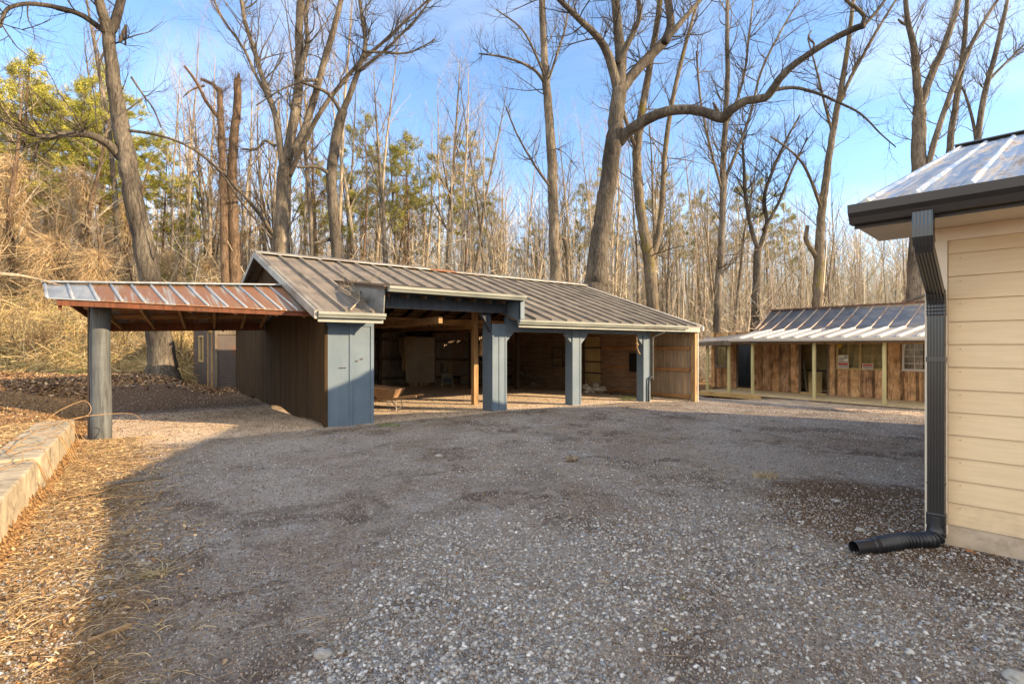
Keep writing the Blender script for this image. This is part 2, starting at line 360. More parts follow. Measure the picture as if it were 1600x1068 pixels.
# ---------------- open shed (pole barn)
K = .34
RZ = lambda v: 2.25+K*(v+.5) if v <= 5 else 4.12-K*(v-5)
barn = empty('open_shed', F(0, 0, 0), 'long open-fronted pole shed with blue posts and a ribbed tan metal roof', 'shed')
def roofpiece(mb, t0, t1, v0, v1, th=.035):
    mb.hexa([F(t0, v0, RZ(v0)-th), F(t1, v0, RZ(v0)-th), F(t1, v1, RZ(v1)-th), F(t0, v1, RZ(v1)-th),
             F(t0, v0, RZ(v0)), F(t1, v0, RZ(v0)), F(t1, v1, RZ(v1)), F(t0, v1, RZ(v1))])
mb = MB()
roofpiece(mb, -.3, 1.0, -.5, 4.998); roofpiece(mb, 1.0, 4.4, 2.2, 4.998); roofpiece(mb, 4.4, 12.2, -.5, 4.998); roofpiece(mb, -.3, 12.2, 5.002, 10.5)
roof = mb.build('roof', M['barnroof'], barn)
mb = MB(); k = 0
t = -.27
while t < 12.2:
    v0 = 2.25 if 1.0 < t < 4.38 else -.5
    j = random.uniform(-.012, .012)
    mb.bar(F(t, v0, RZ(v0)+.03), F(t+j, 4.97, RZ(4.97)+.03), .055, .06)
    t += .53
mb.build('roof_rib', M['barnrib'], roof)
mb = MB()
for a, b, m_ in ((-.34, 4.9, 'caplight'), (5.9, 12.24, 'caplight')):
    for sg in (-1, 1):
        for q in range(3):
            a0 = a+(b-a)*q/3; a1 = a+(b-a)*(q+1)/3+.02*(q < 2)
            z = 4.19+.006*q
            mb.hexa([F(a0, 5, z), F(a1, 5, z), F(a1, 5+sg*.2, z-.075), F(a0, 5+sg*.2, z-.075), F(a0, 5, z+.02), F(a1, 5, z+.02), F(a1, 5+sg*.2, z-.055), F(a0, 5+sg*.2, z-.055)])
mb.build('ridge_cap', M['caplight'], roof)
mb = MB()
for sg in (-1, 1):
    z = 4.186; a0, a1 = 4.9, 5.9
    mb.hexa([F(a0, 5, z), F(a1, 5, z), F(a1, 5+sg*.2, z-.075), F(a0, 5+sg*.2, z-.075), F(a0, 5, z+.02), F(a1, 5, z+.02), F(a1, 5+sg*.2, z-.055), F(a0, 5+sg*.2, z-.055)])
tag(mb.build('ridge_cap', M['caprust'], roof), 'short rust-red length of ridge cap')
# rake trims
for tt, nm in ((-.36, 1), (12.2, 0)):
    mb = MB()
    for (va, vb) in ((-.55, 5.0), (10.55, 5.0)):
        za, zb = RZ(va), RZ(vb)
        mb.hexa([F(tt, va, za-.11), F(tt+.05, va, za-.11), F(tt+.05, vb, zb-.11), F(tt, vb, zb-.11), F(tt, va, za+.03), F(tt+.05, va, za+.03), F(tt+.05, vb, zb+.03), F(tt, vb, zb+.03)])
    if nm: 
        for va, vb in ((-.55, 5.0),):
            mb.bar(F(-.28, va, RZ(va)+.04), F(-.28, vb, RZ(vb)+.04), .16, .02)
    mb.build('rake_trim', M['caplight'] if nm else M['white'], barn)
# gutters (K style: stepped profile)
def gutter(Fr, a0, a1, b, z, mat, parent, name='gutter', s=1., sgn=-1):
    prof = [(0, .11), (0, 0), (.07, 0), (.085, .035), (.11, .06), (.115, .11), (.098, .11), (.07, .05), (.06, .015), (.012, .015), (.012, .11)]
    mb = MB(); n = len(prof); pts = []
    for a in (a0, a1):
        pts += [Fr(a, b+sgn*y*s, z+zz*s) for y, zz in prof]
    fs = [(i, (i+1) % n, n+(i+1) % n, n+i) for i in range(n)]
    mb.add(pts, fs)
    for a, e in ((a0, .004), (a1, -.004)):
        mb.slab([Fr(a, b+sgn*y*s, z+zz*s) for y, zz in ((0, .11), (0, 0), (.07, 0), (.085, .035), (.11, .06), (.115, .11))], Fr(a+e, b, 0)-Fr(a, b, 0))
    return mb.build(name, mat, parent)
gutter(F, -.3, 1.02, -.5, 2.15, M['gutter'], barn)
gutter(F, 4.42, 11.3, -.5, 2.14, M['gutter'], barn)
gutter(F, 1.02, 4.5, -.66, 2.70, M['gutter'], barn)
# raised shed roof over the wide bay
DZ = lambda v: 2.80+(v+.6)*.137
mb = MB()
mb.hexa([F(.95, -.66, DZ(-.66)-.05), F(4.48, -.66, DZ(-.66)-.05), F(4.42, 2.35, DZ(2.35)-.05), F(.95, 2.35, DZ(2.35)-.05)]+[F(.95, -.66, DZ(-.66)), F(4.48, -.66, DZ(-.66)), F(4.42, 2.35, DZ(2.35)), F(.95, 2.35, DZ(2.35))])
for q in range(14):   # rough overlapping roofing strips
    a = .93+q*.255; v0 = random.uniform(-.7, -.6)
    mb.box(F, a, a+.27, v0, 2.3, lambda x, y: DZ(y)+.003+.004*(q % 2), lambda x, y: DZ(y)+.025+.006*(q % 2)+.01*math.sin(q*1.7))
droof = mb.build('raised_roof', M['darkwood'], barn)
mb = MB()
mb.slab([F(.98, -.55, 2.27), F(.98, -.6, DZ(-.6)-.05), F(.98, 2.15, DZ(2.15)-.05), F(.98, 2.15, RZ(2.15)-.02), F(.98, -.45, RZ(-.45)-.02)], F(.02, 0, 0)-F(0, 0, 0))
mb.build('cheek_wall', surf('grey_cheek_sheet', (.2, .2, .185), (.15, .15, .14), (.1, .09, .08), grain=(2, 2, 5), rough=.6), barn)
mb = MB()
mb.slab([F(4.4, -.62, 2.2), F(4.4, -.62, DZ(-.6)-.05), F(4.4, 2.15, DZ(2.15)-.05), F(4.4, 2.15, RZ(2.15)-.02), F(4.4, -.45, RZ(-.45)-.02)], F(.05, 0, 0)-F(0, 0, 0))
mb.box(F, 4.40, 4.52, -.645, -.57, 2.26, 2.72)
mb.build('cheek_wall', M['blue'], barn)
# front panel
def gb(a, b, zz=-.12): p = F(a, b, 0); return float(gz0(p.x, p.y))+zz
mb = MB(); mb.box(F, 0, 1.0, 0, .06, gb, 2.16)
for a0, a1 in ((0, .07), (.485, .545), (.93, 1.0)):
    mb.box(F, a0, a1, -.018, 0, gb, 2.14)
mb.box(F, -.0, 1.0, -.02, -.0, 2.02, 2.16); mb.box(F, .94, 1.0, .06, .30, gb, 2.5)
fp = mb.build('front_panel', M['blue'], barn, bevel=.004)
mb = MB()
for q in range(3): mb.tube([F(.3+.05*q, -.03, 1.18), F(.3+.05*q, -.012, 1.18)], .012, 8)
for a in (.62, .72): mb.box(F, a, a+.045, -.022, -.019, 1.30+.04*(a > .7), 1.325+.04*(a > .7))
mb.build('hasp', M['darkwood'], fp)
# side wall (brown boards) with gable top
mb = MB(); wv = 0
v = .0
while v < 9.99:
    w_ = min(.30, 10-v); z1 = RZ(v+w_/2)-.05
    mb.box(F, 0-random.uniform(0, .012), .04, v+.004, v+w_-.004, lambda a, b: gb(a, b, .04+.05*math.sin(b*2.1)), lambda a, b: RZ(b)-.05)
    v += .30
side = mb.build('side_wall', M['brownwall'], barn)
mb = MB(); mb.box(F, .04, .06, .06, 9.9, lambda a, b: gb(a, b, .1), lambda a, b: RZ(b)-.06); mb.build('wall_lining', M['darkwood'], side)
mb = MB()
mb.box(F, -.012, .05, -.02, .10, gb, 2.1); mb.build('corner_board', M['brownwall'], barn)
# peeled edges/dirty mud line
# back wall corrugated
mb = MB(); n = 360; zt = 2.3
pts = []
for i in range(n+1):
    a = 12*i/n; dv = .018*math.sin(a*2*math.pi/.1)
    pts += [F(a, 9.85+dv, gb(a, 9.85, -.05)), F(a, 9.85+dv, 2.45)]
mb.add(pts, [(2*i, 2*i+2, 2*i+3, 2*i+1) for i in range(n)])
bw = mb.build('back_wall', M['corr'], barn)
mb = MB()
for z in (.35, 1.15, 1.95): mb.box(F, .1, 12, 9.70, 9.80, lambda a, b: z+gz0(*F(a, b, 0)[:2])*1., lambda a, b: z+.12+gz0(*F(a, b, 0)[:2])*1.)
for a in (.15, 2.6, 5.1, 7.5, 9.8): mb.box(F, a, a+.13, 9.55, 9.69, gb, 2.4)
mb.build('wall_rail', M['darkwood'], bw)
# end wall: vertical boards near the front, level boards behind
mb = MB(); v = -.25
cb = []
while v < 1.85:
    mb.box(F, 12.0, 12.025, v, v+.275, lambda a, b: gb(a, b, .02), lambda a, b: RZ(b)-.12); v += .28
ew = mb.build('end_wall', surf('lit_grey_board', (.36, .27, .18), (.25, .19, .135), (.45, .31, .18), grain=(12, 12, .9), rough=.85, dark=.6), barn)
mb = MB(); z = -.3; q = 0
while z < 3.9:
    vmax = 9.9
    z1 = z+.19
    if z1 > 2.1:
        vmax = min(9.9, 5+(4.0-z1)/K); vmin = max(1.98, 5-(4.0-z1)/K)
    else: vmin = 1.98
    if vmax-vmin > .3: mb.box(F, 12.0-random.uniform(0, .02), 12.03, vmin, vmax, z, z1-.008)
    z = z1
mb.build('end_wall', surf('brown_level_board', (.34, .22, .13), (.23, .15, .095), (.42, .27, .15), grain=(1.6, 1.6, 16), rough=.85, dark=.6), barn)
mb = MB()
for z in (.1, 1.0, 1.72): mb.box(F, 11.93, 11.99, -.2, 3.75, lambda a, b: z+gz0(*F(a, b, 0)[:2]), lambda a, b: z+.11+gz0(*F(a, b, 0)[:2]))
mb.box(F, 11.90, 12.0, -.2, 1.9, lambda a, b: RZ(b)-.2, lambda a, b: RZ(b)-.06)
mb.build('wall_rail', surf('orange_timber', (.42, .22, .09), (.30, .15, .06), (.15, .08, .04), grain=(3, 3, 14), rough=.8, dark=.7), ew)
mb = MB(); mb.box(F, 11.93, 12.06, -.42, -.27, gb, lambda a, b: RZ(b)-.05); mb.build('corner_post', M['wood'], barn)
mb = MB(); mb.box(F, 12.062, 12.09, -.44, -.24, gb, lambda a, b: RZ(b)-.05); mb.build('corner_trim', M['white'], barn)
# posts
def post(t0, t1, d, zt, bl=0, br=0, lab=None):
    mb = MB(); mb.box(F, t0, t1, 0, d, gb, zt)
    for a0, a1 in ((t0, t0+.05), (t1-.05, t1)): mb.box(F, a0, a1, -.014, 0, gb, zt-.02)
    if t1-t0 > .35: mb.box(F, (t0+t1)/2-.02, (t0+t1)/2+.02, -.014, 0, gb, zt-.02)
    o = mb.build('post', M['blue'], barn, bevel=.004)
    for sgn, ln, te in ((-1, bl, t0), (1, br, t1)):
        if ln:
            b_ = MB(); b_.slab([F(te, .02, zt-ln*1.0-.12), F(te, .02, zt-.005), F(te+sgn*ln, .02, zt-.005), F(te+sgn*ln, .02, zt-.12)], F(0, .09, 0)-F(0, 0, 0))
            b_.build('brace', M['blue'], o, bevel=.004)
    return o
post(4.02, 4.46, .42, 2.16, 0, .33); post(6.72, 7.06, .28, 2.04, .24, .28); post(9.78, 10.12, .26, 2.02, .26, 0)
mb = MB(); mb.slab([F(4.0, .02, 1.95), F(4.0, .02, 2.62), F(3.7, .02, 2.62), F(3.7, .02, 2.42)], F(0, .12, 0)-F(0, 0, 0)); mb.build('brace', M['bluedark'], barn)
# fascia boards over the right bays
mb = MB()
a = 4.47
while a < 10.12:
    e = min(a+.55, 10.12); mb.box(F, a, e-.008, .0-.01, .03, 1.97, RZ(0)-.045); a += .55
mb.box(F, 4.47, 12.0, .035, .12, 2.03, 2.34)
mb.box(F, -.25, 12.1, -.495, -.46, lambda a, b: 2.10 if not (1.02 < a < 4.4) else 2.10, lambda a, b: RZ(-.48)-.04) if False else None
mb.build('fascia', M['blue'], barn)
for a0, a1 in ((-.28, 1.0), (4.46, 12.1)):
    mb = MB(); mb.box(F, a0, a1, -.497, -.47, 2.07, 2.225); mb.build('fascia', M['gutter'], barn)
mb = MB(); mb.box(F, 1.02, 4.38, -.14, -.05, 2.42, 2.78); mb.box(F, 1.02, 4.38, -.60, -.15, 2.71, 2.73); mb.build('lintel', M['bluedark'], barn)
# rafters & purlins, pale sheathing seen from below
mb = MB()
for a in np.arange(.1, 12., .8):
    v0 = 2.3 if 1.0 < a < 4.4 else -.4
    mb.bar(F(a, v0, RZ(v0)-.16), F(a, 4.95, RZ(4.95)-.16), .05, .14); mb.bar(F(a, 5.05, RZ(5.05)-.16), F(a, 10.3, RZ(10.3)-.16), .05, .14)
for a in np.arange(1.15, 4.4, .42): mb.bar(F(a, -.45, DZ(-.45)-.14), F(a, 2.3, DZ(2.3)-.14), .05, .13)
mb.build('rafter', M['darkwood'], barn)
mb = MB()
for v in list(np.arange(-.3, 4.9, .42)):
    for a0, a1 in ((0, .98), (4.45, 12)): mb.box(F, a0, a1, v, v+.20, lambda a, b: RZ(b)-.075, lambda a, b: RZ(b)-.045)
    if v > 2.3: mb.box(F, 1, 4.4, v, v+.20, lambda a, b: RZ(b)-.075, lambda a, b: RZ(b)-.045)
for v in list(np.arange(5.1, 10, .42)): mb.box(F, 0, 12, v, v+.2, lambda a, b: RZ(b)-.075, lambda a, b: RZ(b)-.045)
for v in list(np.arange(-.4, 2.2, .36)): mb.box(F, 1.02, 4.38, v, v+.2, lambda a, b: DZ(b)-.085, lambda a, b: DZ(b)-.052)
mb.build('sheathing_board', M['wood'], barn)
mb = MB()
for v in (3.2, 6.6): mb.box(F, .1, 11.9, v, v+.12, 2.25, 2.42)
for a in (2.7, 5.2, 7.6, 9.9): mb.bar(F(a, 0.2, 2.22), F(a, 9.7, 2.22), .1, .15)
mb.build('tie_beam', M['woodh'], barn)
# inside posts
mb = MB(); mb.box(F, 4.5, 4.64, 1.55, 1.69, gb, 2.9); ip = mb.build('inner_post', M['wood'], barn)
mb = MB(); mb.bar(F(4.70, 1.5, 1.35), F(4.72, 1.5, 1.75), .05, .09); mb.bar(F(4.74, 1.5, 1.72), F(4.92, 1.45, 2.15), .05, .09); mb.build('wood_scrap', M['wood'], ip)
for a, v in ((2.6, 6.6), (7.6, 6.6), (9.9, 6.6)):
    mb = MB(); mb.box(F, a, a+.14, v, v+.14, gb, 2.4); mb.build('inner_post', M['darkwood'], barn)
# things fixed on the end wall: yellow sheets, window frame, black block for the opening's dark
mb = MB()
mb.box(F, 12.035, 12.05, -.2, 9.95, lambda a, b: gb(a, b, .02), lambda a, b: RZ(b)-.14); mb.build('wall_backing', M['darkwood'], ew); mb = MB()
for (v0, v1, z0, z1) in ((3.8, 5.6, -.12, .95), (3.8, 5.55, .99, 1.5), (3.83, 5.6, 1.56, 1.98)):
    mb.box(F, 11.90, 11.925, v0, v1, z0+.0, z1)
o = mb.build('wall_sheet', M['cream'], ew); o['label'] = 'pale yellow sheets nailed inside the end wall'
mb = MB(); mb.box(F, 11.85, 11.895, 4.62, 4.72, -.1, 1.98)
for v0, z0 in ((3.7, .97), (3.65, .52), (3.7, 1.53)): mb.box(F, 11.87, 11.895, v0, v0+2.0, z0-.02, z0+.04)
mb.build('rotten_batten', M['darkwood'], ew)
mb = MB(); mb.box(F, 11.88, 11.99, 1.98, 2.32, .66, 1.34); o = mb.build('opening_dark_block', surf('opening_darkness', (.008, .008, .008), (.012, .011, .01)), ew)  # no hole cut: solid black block paints in the opening's darkness
mb = MB()
for v0, v1, z0, z1 in ((5.9, 5.97, .72, 1.55), (6.6, 6.67, .72, 1.55), (5.97, 6.6, .72, .78), (5.97, 6.6, 1.1, 1.15), (5.97, 6.6, 1.49, 1.55)): mb.box(F, 11.88, 11.93, v0, v1, z0, z1)
mb.build('window_frame', M['oldwood'], ew)
# downspout on the right front post
mb = MB(); q = F(10.16, -.07, 0)
mb.tube([F(10.2, -.5, 2.16), F(10.2, -.45, 2.05), F(10.17, -.06, 1.9), F(10.17, -.06, .55)], .035, 8)
mb.build('downspout', M['gutter'], barn, smooth=True)
mb = MB(); mb.tube([F(9.98, -.05, -.2), F(9.98, -.05, .35), F(10.0, -.06, .6), F(10.1, -.07, .64), F(10.17, -.07, .60)], .032, 8); mb.build('drain_hose', M['bluedark'], barn, smooth=True)
# leftover straw hanging from the beam
mb = MB()
for i in range(90):
    a = random.uniform(1.1, 4.4); v = 3.15; z = 2.25; L = random.uniform(.04, .16)
    mb.tube([F(a, v, z), F(a+random.uniform(-.1, .1), v-.05, z-L)], .006, 3)
mb.build('hanging_straw', M['darkwood'], barn)
tag(empty('hanging_rope', F(9.4, -.05, 1.95)), 'short frayed rope hanging from the blue fascia near the right front post', 'rope')
rp = bpy.data.objects['hanging_rope']
MB().tube([F(9.4, -.05, 1.99), F(9.4, -.05, 1.8), F(9.43, -.05, 1.68), F(9.40, -.05, 1.6), F(9.5, -.05, 1.42), F(9.56, -.05, 1.36)], .02, 6).build('rope', M['wood'], rp, smooth=True)
MB().tube([F(9.36, -.05, 1.7), F(9.45, -.06, 1.66), F(9.40, -.03, 1.6)], .032, 6).build('knot', M['wood'], rp, smooth=True)

# ---------------- carport
cp = empty('carport', F(-3.5, 1.3, 0), 'low carport with rust-streaked metal roof leaning against the shed on one log pole', 'carport')
eL, eR, rL, rR = F(-4.1, .3, 2.36), F(-.12, .3, 2.31), F(-4.28, 2.0, 2.72), F(-.30, 2.0, 2.95)
bL, bR = F(-3.6, 5.4, 2.16), F(-.02, 5.4, 2.25)
def CP(u, w_):    # u 0..1 left-right ; w 0..1 front slope, 1..2 back slope
    if w_ <= 1: a = eL.lerp(eR, u); b = rL.lerp(rR, u); return a.lerp(b, w_)
    a = rL.lerp(rR, u); b = bL.lerp(bR, u); return a.lerp(b, w_-1)
nseg = 13
for i in range(nseg):
    u0, u1 = i/nseg, (i+1)/nseg
    mb = MB(); dz = Vector((0, 0, -.015))
    for w0, w1 in ((0, 1), (1, 2)):
        q = [CP(u0, w0), CP(u1, w0), CP(u1, w1), CP(u0, w1)]; mb.hexa([p+dz for p in q]+q)
    o = mb.build('roof_sheet', M['galv'] if i < 2 else M['rust'], cp)
mb = MB()
for i in range(nseg+1):
    u = i/nseg
    mb.tube([CP(u, 0)+Vector((0, 0, .005)), CP(u, 1)+Vector((0, 0, .01)), CP(u, 2)], .026, 6)
mb.build('roof_rib', M['galv'], cp, smooth=True)
mb = MB(); up = Vector((0, 0, .035))
mb.bar(CP(-.01, 1)+up, CP(1.02, 1)+up, .24, .03); mb.build('ridge_cap', M['galv'], cp)
dn = Vector((0, 0, -.07))
mb = MB(); mb.bar(CP(.03, .03)+dn, CP(1, .03)+dn, .04, .10); mb.bar(CP(.03, 1.98)+dn*1.6, CP(1, 1.98)+dn*1.6, .05, .2); mb.bar(CP(.04, 0.05)+dn*1.6, CP(.04, 1)+dn*1.6, .04, .18); mb.bar(CP(.04, 1)+dn*1.6, CP(.04, 2)+dn*1.6, .04, .2); mb.build('edge_board', M['redwood'], cp)
mb = MB()
for w_ in (.25, .6, 1.2, 1.45, 1.7): mb.bar(CP(.05, w_)+dn*1.1, CP(1, w_)+dn*1.1, .05, .09)
mb.bar(CP(.06, .7)+dn*2.6, CP(.95, .45)+dn*1.8, .08, .08)
mb.build('joist', M['woodh'], cp)
mb = MB()
for u in (.12, .3, .48, .66, .84, .97): mb.bar(CP(u, .1)+dn*2.0, CP(u, 1)+dn*2.0, .05, .09); mb.bar(CP(u, 1)+dn*2.0, CP(u, 1.95)+dn*2.0, .05, .09)
mb.build('rafter', M['wood'], cp)
p0 = F(-3.48, 1.15, 0)
mb = MB(); zs = [-.15, .05, .3, .8, 1.3, 1.8, 2.15, 2.42]
mb.tube([(p0.x+.012*math.sin(z*3), p0.y, z) for z in zs], [.16, .158, .155, .15, .148, .146, .144, .143], 20)
mb.build('pole', M['pole'], cp, smooth=True)
mb = MB(); mb.box(lambda a, b, z: Vector((p0.x+a, p0.y+b, z)), -.165, -.135, -.08, .08, -.05, 2.4); mb.build('pole_board', M['darkwood'], cp)
# flashing pole lying on carport edge
tag(empty('thin_branch', P(10, 428, 8.6)), 'long pale peeled pole resting on the left end of the carport roof', 'branch')
MB().tube([P(-20, 426, 7.6), P(30, 430, 8.2), P(60, 436, 8.8), P(95, 446, 9.1)], [.03, .028, .022, .015], 6).build('limb', M['paletwig'], bpy.data.objects['thin_branch'], smooth=True)

# ---------------- little corrugated shed behind
c0 = Vector((-11.3, 19.6, 0)); c1 = Vector((-13.9, 22.35, 0)); e1 = (c1-c0); L1 = e1.length; e1.normalize(); e2 = Vector((.80, .60, 0))
def Q(a, b, z): p = c0+e1*a+e2*b; return Vector((p.x, p.y, z))   # a along left face, b along right face
ts = empty('tin_shed', c0, 'small corrugated iron shed with a narrow door half hidden behind the carport', 'shed')
def corrwall(fn, L, z0, z1, mat, name, par, holes=()):
    mb = MB(); n = int((z1-z0)/.019); pts = []
    for i in range(n+1):
        z = z0+(z1-z0)*i/n; o = .013*math.sin(z*2*math.pi/.076)
        pts += [fn(0, o, z), fn(L, o, z)]
    mb.add(pts, [(2*i, 2*i+1, 2*i+3, 2*i+2) for i in range(n)]); return mb.build(name, mat, par, smooth=True)
zb = .0
corrwall(lambda a, o, z: Q(a, o, z), .62, zb, 2.35, M['corrblue'], 'left_wall', ts)
corrwall(lambda a, o, z: Q(a+1.3, o, z), .75, zb, 2.4, M['corrblue'], 'left_wall', ts)
corrwall(lambda a, o, z: Q(a+2.75, o, z), L1-2.75, zb, 2.5, M['corrblue'], 'left_wall', ts)
corrwall(lambda a, o, z: Q(a+2.05, o, z), .7, zb, 1.0, M['corrblue'], 'left_wall', ts)
corrwall(lambda a, o, z: Q(a+2.05, o, z), .7, 2.0, 2.45, M['corrblue'], 'left_wall', ts)
corrwall(lambda a, o, z: Q(o, a, z), 3.2, zb, 2.1, M['corrblue'], 'right_wall', ts)
mb = MB(); mb.box(Q, .66, 1.26, .0, .05, -.05, 2.1); d_ = mb.build('door', M['oldwood'], ts)
mb = MB()
for a0, a1 in ((.58, .66), (1.26, 1.33)): mb.box(Q, a0, a1, -.03, .07, -.05, 2.2)
mb.build('door_frame', M['wood'], ts)
mb = MB()
for a0, a1, z0, z1 in ((2.02, 2.1, .95, 2.05), (2.7, 2.78, .95, 2.05), (2.1, 2.7, .95, 1.03), (2.1, 2.7, 1.97, 2.05)): mb.box(Q, a0, a1, -.03, .03, z0, z1)
wf = mb.build('window', M['cream'], ts); mb = MB(); mb.box(Q, 2.1, 2.7, .03, .04, 1.03, 1.97)
gm, gt, gbn = nodes('dim_glass', .15, 0, .6); gbn.inputs['Base Color'].default_value = (.10, .085, .06, 1); M['dimglass'] = gm
mb.build('pane', gm, wf)
mb = MB(); mb.box(Q, -.1, L1+.1, -.15, 3.4, lambda a, b: 2.38+.05*a-.05*b, lambda a, b: 2.43+.05*a-.05*b); mb.build('roof', M['galv'], ts)
mb = MB(); mb.box(Q, -.04, .0, -.03, 3.2, 2.05, 2.35); mb.bar(Q(-.03, -.03, 0), Q(-.03, -.03, 2.3), .08); mb.build('trim', M['oldwood'], ts)
mb = MB(); mb.box(Q, .1, L1, 3.2, 3.25, 0, 2.2); mb.box(Q, L1, L1+.05, 0.05, 3.2, 0, 2.2); mb.build('back_wall', M['darkwood'], ts)

# ---------------- things in the open shed
def at(px, py, z=None):
    """ground point under a pixel"""
    Y = 10.
    for _ in range(30):
        X = (px-800)/FPX*Y; g = float(gz(X, Y)); Y = .5*Y+.5*(EYE-g)*FPX/(py-540)
    return Vector(((px-800)/FPX*Y, Y, float(gz((px-800)/FPX*Y, Y))))
def loc(o3, rz):
    c, s = math.cos(rz), math.sin(rz)
    return lambda a, b, z: Vector((o3.x+a*c-b*s, o3.y+a*s+b*c, o3.z+z))
def mt(k, *a, **kw):
    if k not in M: M[k] = surf(k, *a, **kw)
    return M[k]
# metal cabinet
g0 = at(656, 603); L = loc(g0, .05)
cab = empty('metal_cabinet', g0, 'tall two-door brown metal cabinet standing on short wooden blocks inside the open shed', 'cabinet')
cm = mt('cabinet_paint', (.34, .27, .18), (.27, .21, .14), (.16, .125, .085), grain=(3, 3, 2), rough=.5, dark=.85)
mb = MB(); mb.box(L, -.58, .58, 0, .55, .14, 1.98); mb.box(L, -.6, .6, -.01, .56, 1.98, 2.01); mb.build('body', cm, cab, bevel=.01)
for a0, a1 in ((-.56, -.006), (.006, .56)):
    mb = MB(); mb.box(L, a0, a1, -.022, -.002, .2, 1.94); d = mb.build('door', cm, cab, bevel=.006)
    mb = MB(); x = -.06 if a0 < 0 else .12; mb.box(L, x, x+.02 if a0 < 0 else x+.09, -.045, -.024, 1.07, 1.10); mb.build('handle', M['galv'], d)
mb = MB()
for a in (-.42, .02): mb.box(L, a, a+.36, -.03, .12, -.02, .138); mb.box(L, a, a+.36, .35, .5, -.02, .138)
mb.build('wooden_block', M['wood'], cab)
# cloth over the left side: a draped sheet, wavy
def cloth(Lf, pts_top, pts_bot, n, mat, name, label, cat, th=.012, amp=.03):
    root = empty(name, Lf(0, 0, 0), label, cat)
    mb = MB(); m = 14; g = []
    for i in range(n+1):
        u = i/n
        for j in range(m+1):
            w_ = j/m; k = u*(len(pts_top)-1); q = min(int(k), len(pts_top)-2); f = k-q
            A_ = Vector(pts_top[q]).lerp(Vector(pts_top[q+1]), f); B_ = Vector(pts_bot[q]).lerp(Vector(pts_bot[q+1]), f)
            p = A_.lerp(B_, w_); a = amp*w_**.5
            g.append(Lf(p.x+a*math.sin(u*19+w_*2), p.y+a*math.cos(u*23+w_*3), p.z-.02*math.sin(u*9)*w_))
    mb.add(g, [(i*(m+1)+j, (i+1)*(m+1)+j, (i+1)*(m+1)+j+1, i*(m+1)+j+1) for i in range(n) for j in range(m)])
    o = mb.build('sheet', mat, root, smooth=True); md = o.modifiers.new('thickness', 'SOLIDIFY'); md.thickness = th; return root
cloth(L, [(-.15, .02, 2.04), (-.5, -.03, 2.04), (-.64, -.03, 2.03), (-.72, .1, 2.03), (-.95, .3, 2.0)], [(-.16, -.02, 2.0), (-.60, -.05, .62), (-.70, -.05, .60), (-.78, .1, 1.3), (-.98, .3, 1.5)], 36, mt('tan_cloth', (.36, .25, .13), (.27, .18, .09), None, grain=(3, 3, 1), rough=.9, dark=.8), 'draped_cloth', 'ragged tan cloth draped over the left edge of the metal cabinet', 'cloth')
tag(empty('dark_bundle', L(-.2, .25, 2.02)), 'black lumpy bundle lying on top of the metal cabinet', 'bundle')
mb = MB(); 
def blob(mb, c, r, seed=0, n=12, m=8, amp=.25):
    c = Vector(c); vs = []
    for j in range(m+1):
        th = math.pi*j/m
        for i in range(n):
            ph = 2*math.pi*i/n; d = Vector((math.sin(th)*math.cos(ph), math.sin(th)*math.sin(ph), math.cos(th)))
            k = 1+amp*mn.noise(d*1.8+Vector((seed*3.1, seed, 0))); vs.append(c+Vector((d.x*r[0], d.y*r[1], d.z*r[2]))*k)
    mb.add(vs, [(j*n+i, j*n+(i+1) % n, (j+1)*n+(i+1) % n, (j+1)*n+i) for j in range(m) for i in range(n)])
blob(mb, L(-.25, .25, 2.16), (.35, .22, .17), 1, amp=.7); blob(mb, L(.1, .25, 2.13), (.2, .18, .12), 3, amp=.6)
mb.build('bag', mt('black_bag', (.012, .012, .012), (.02, .018, .018), rough=.5), bpy.data.objects['dark_bundle'], smooth=True)
# stool / crate
g0 = at(699, 605); L = loc(g0, .1)
st = empty('step_stool', g0, 'small greenish wooden step stool standing right of the metal cabinet', 'stool')
sm_ = mt('stool_paint', (.20, .20, .13), (.15, .14, .10), (.1, .08, .05), grain=(6, 6, 6), rough=.7)
mb = MB(); mb.box(L, -.26, .26, -.15, .2, .52, .58); mb.build('seat', sm_, st, bevel=.008)
for x in (-.22, .16):
    for y in (-.12, .12):
        mb = MB(); mb.hexa([L(x*1.12, y*1.2, 0), L(x*1.12+.07, y*1.2, 0), L(x*1.12+.07, y*1.2+.05, 0), L(x*1.12, y*1.2+.05, 0), L(x, y, .52), L(x+.06, y, .52), L(x+.06, y+.05, .52), L(x, y+.05, .52)]); mb.build('leg', sm_, st)
mb = MB(); mb.box(L, -.22, .22, -.135, -.115, .38, .515); mb.box(L, -.24, .24, -.13, -.1, .14, .2); mb.box(L, -.24, .24, .12, .14, .14, .2); mb.build('rail', sm_, st)
mb = MB(); mb.box(L, -.15, .15, -.05, .1, .2, .40); mb.build('bucket_box', mt('grey_plastic', (.08, .09, .1), (.06, .07, .08)), st)
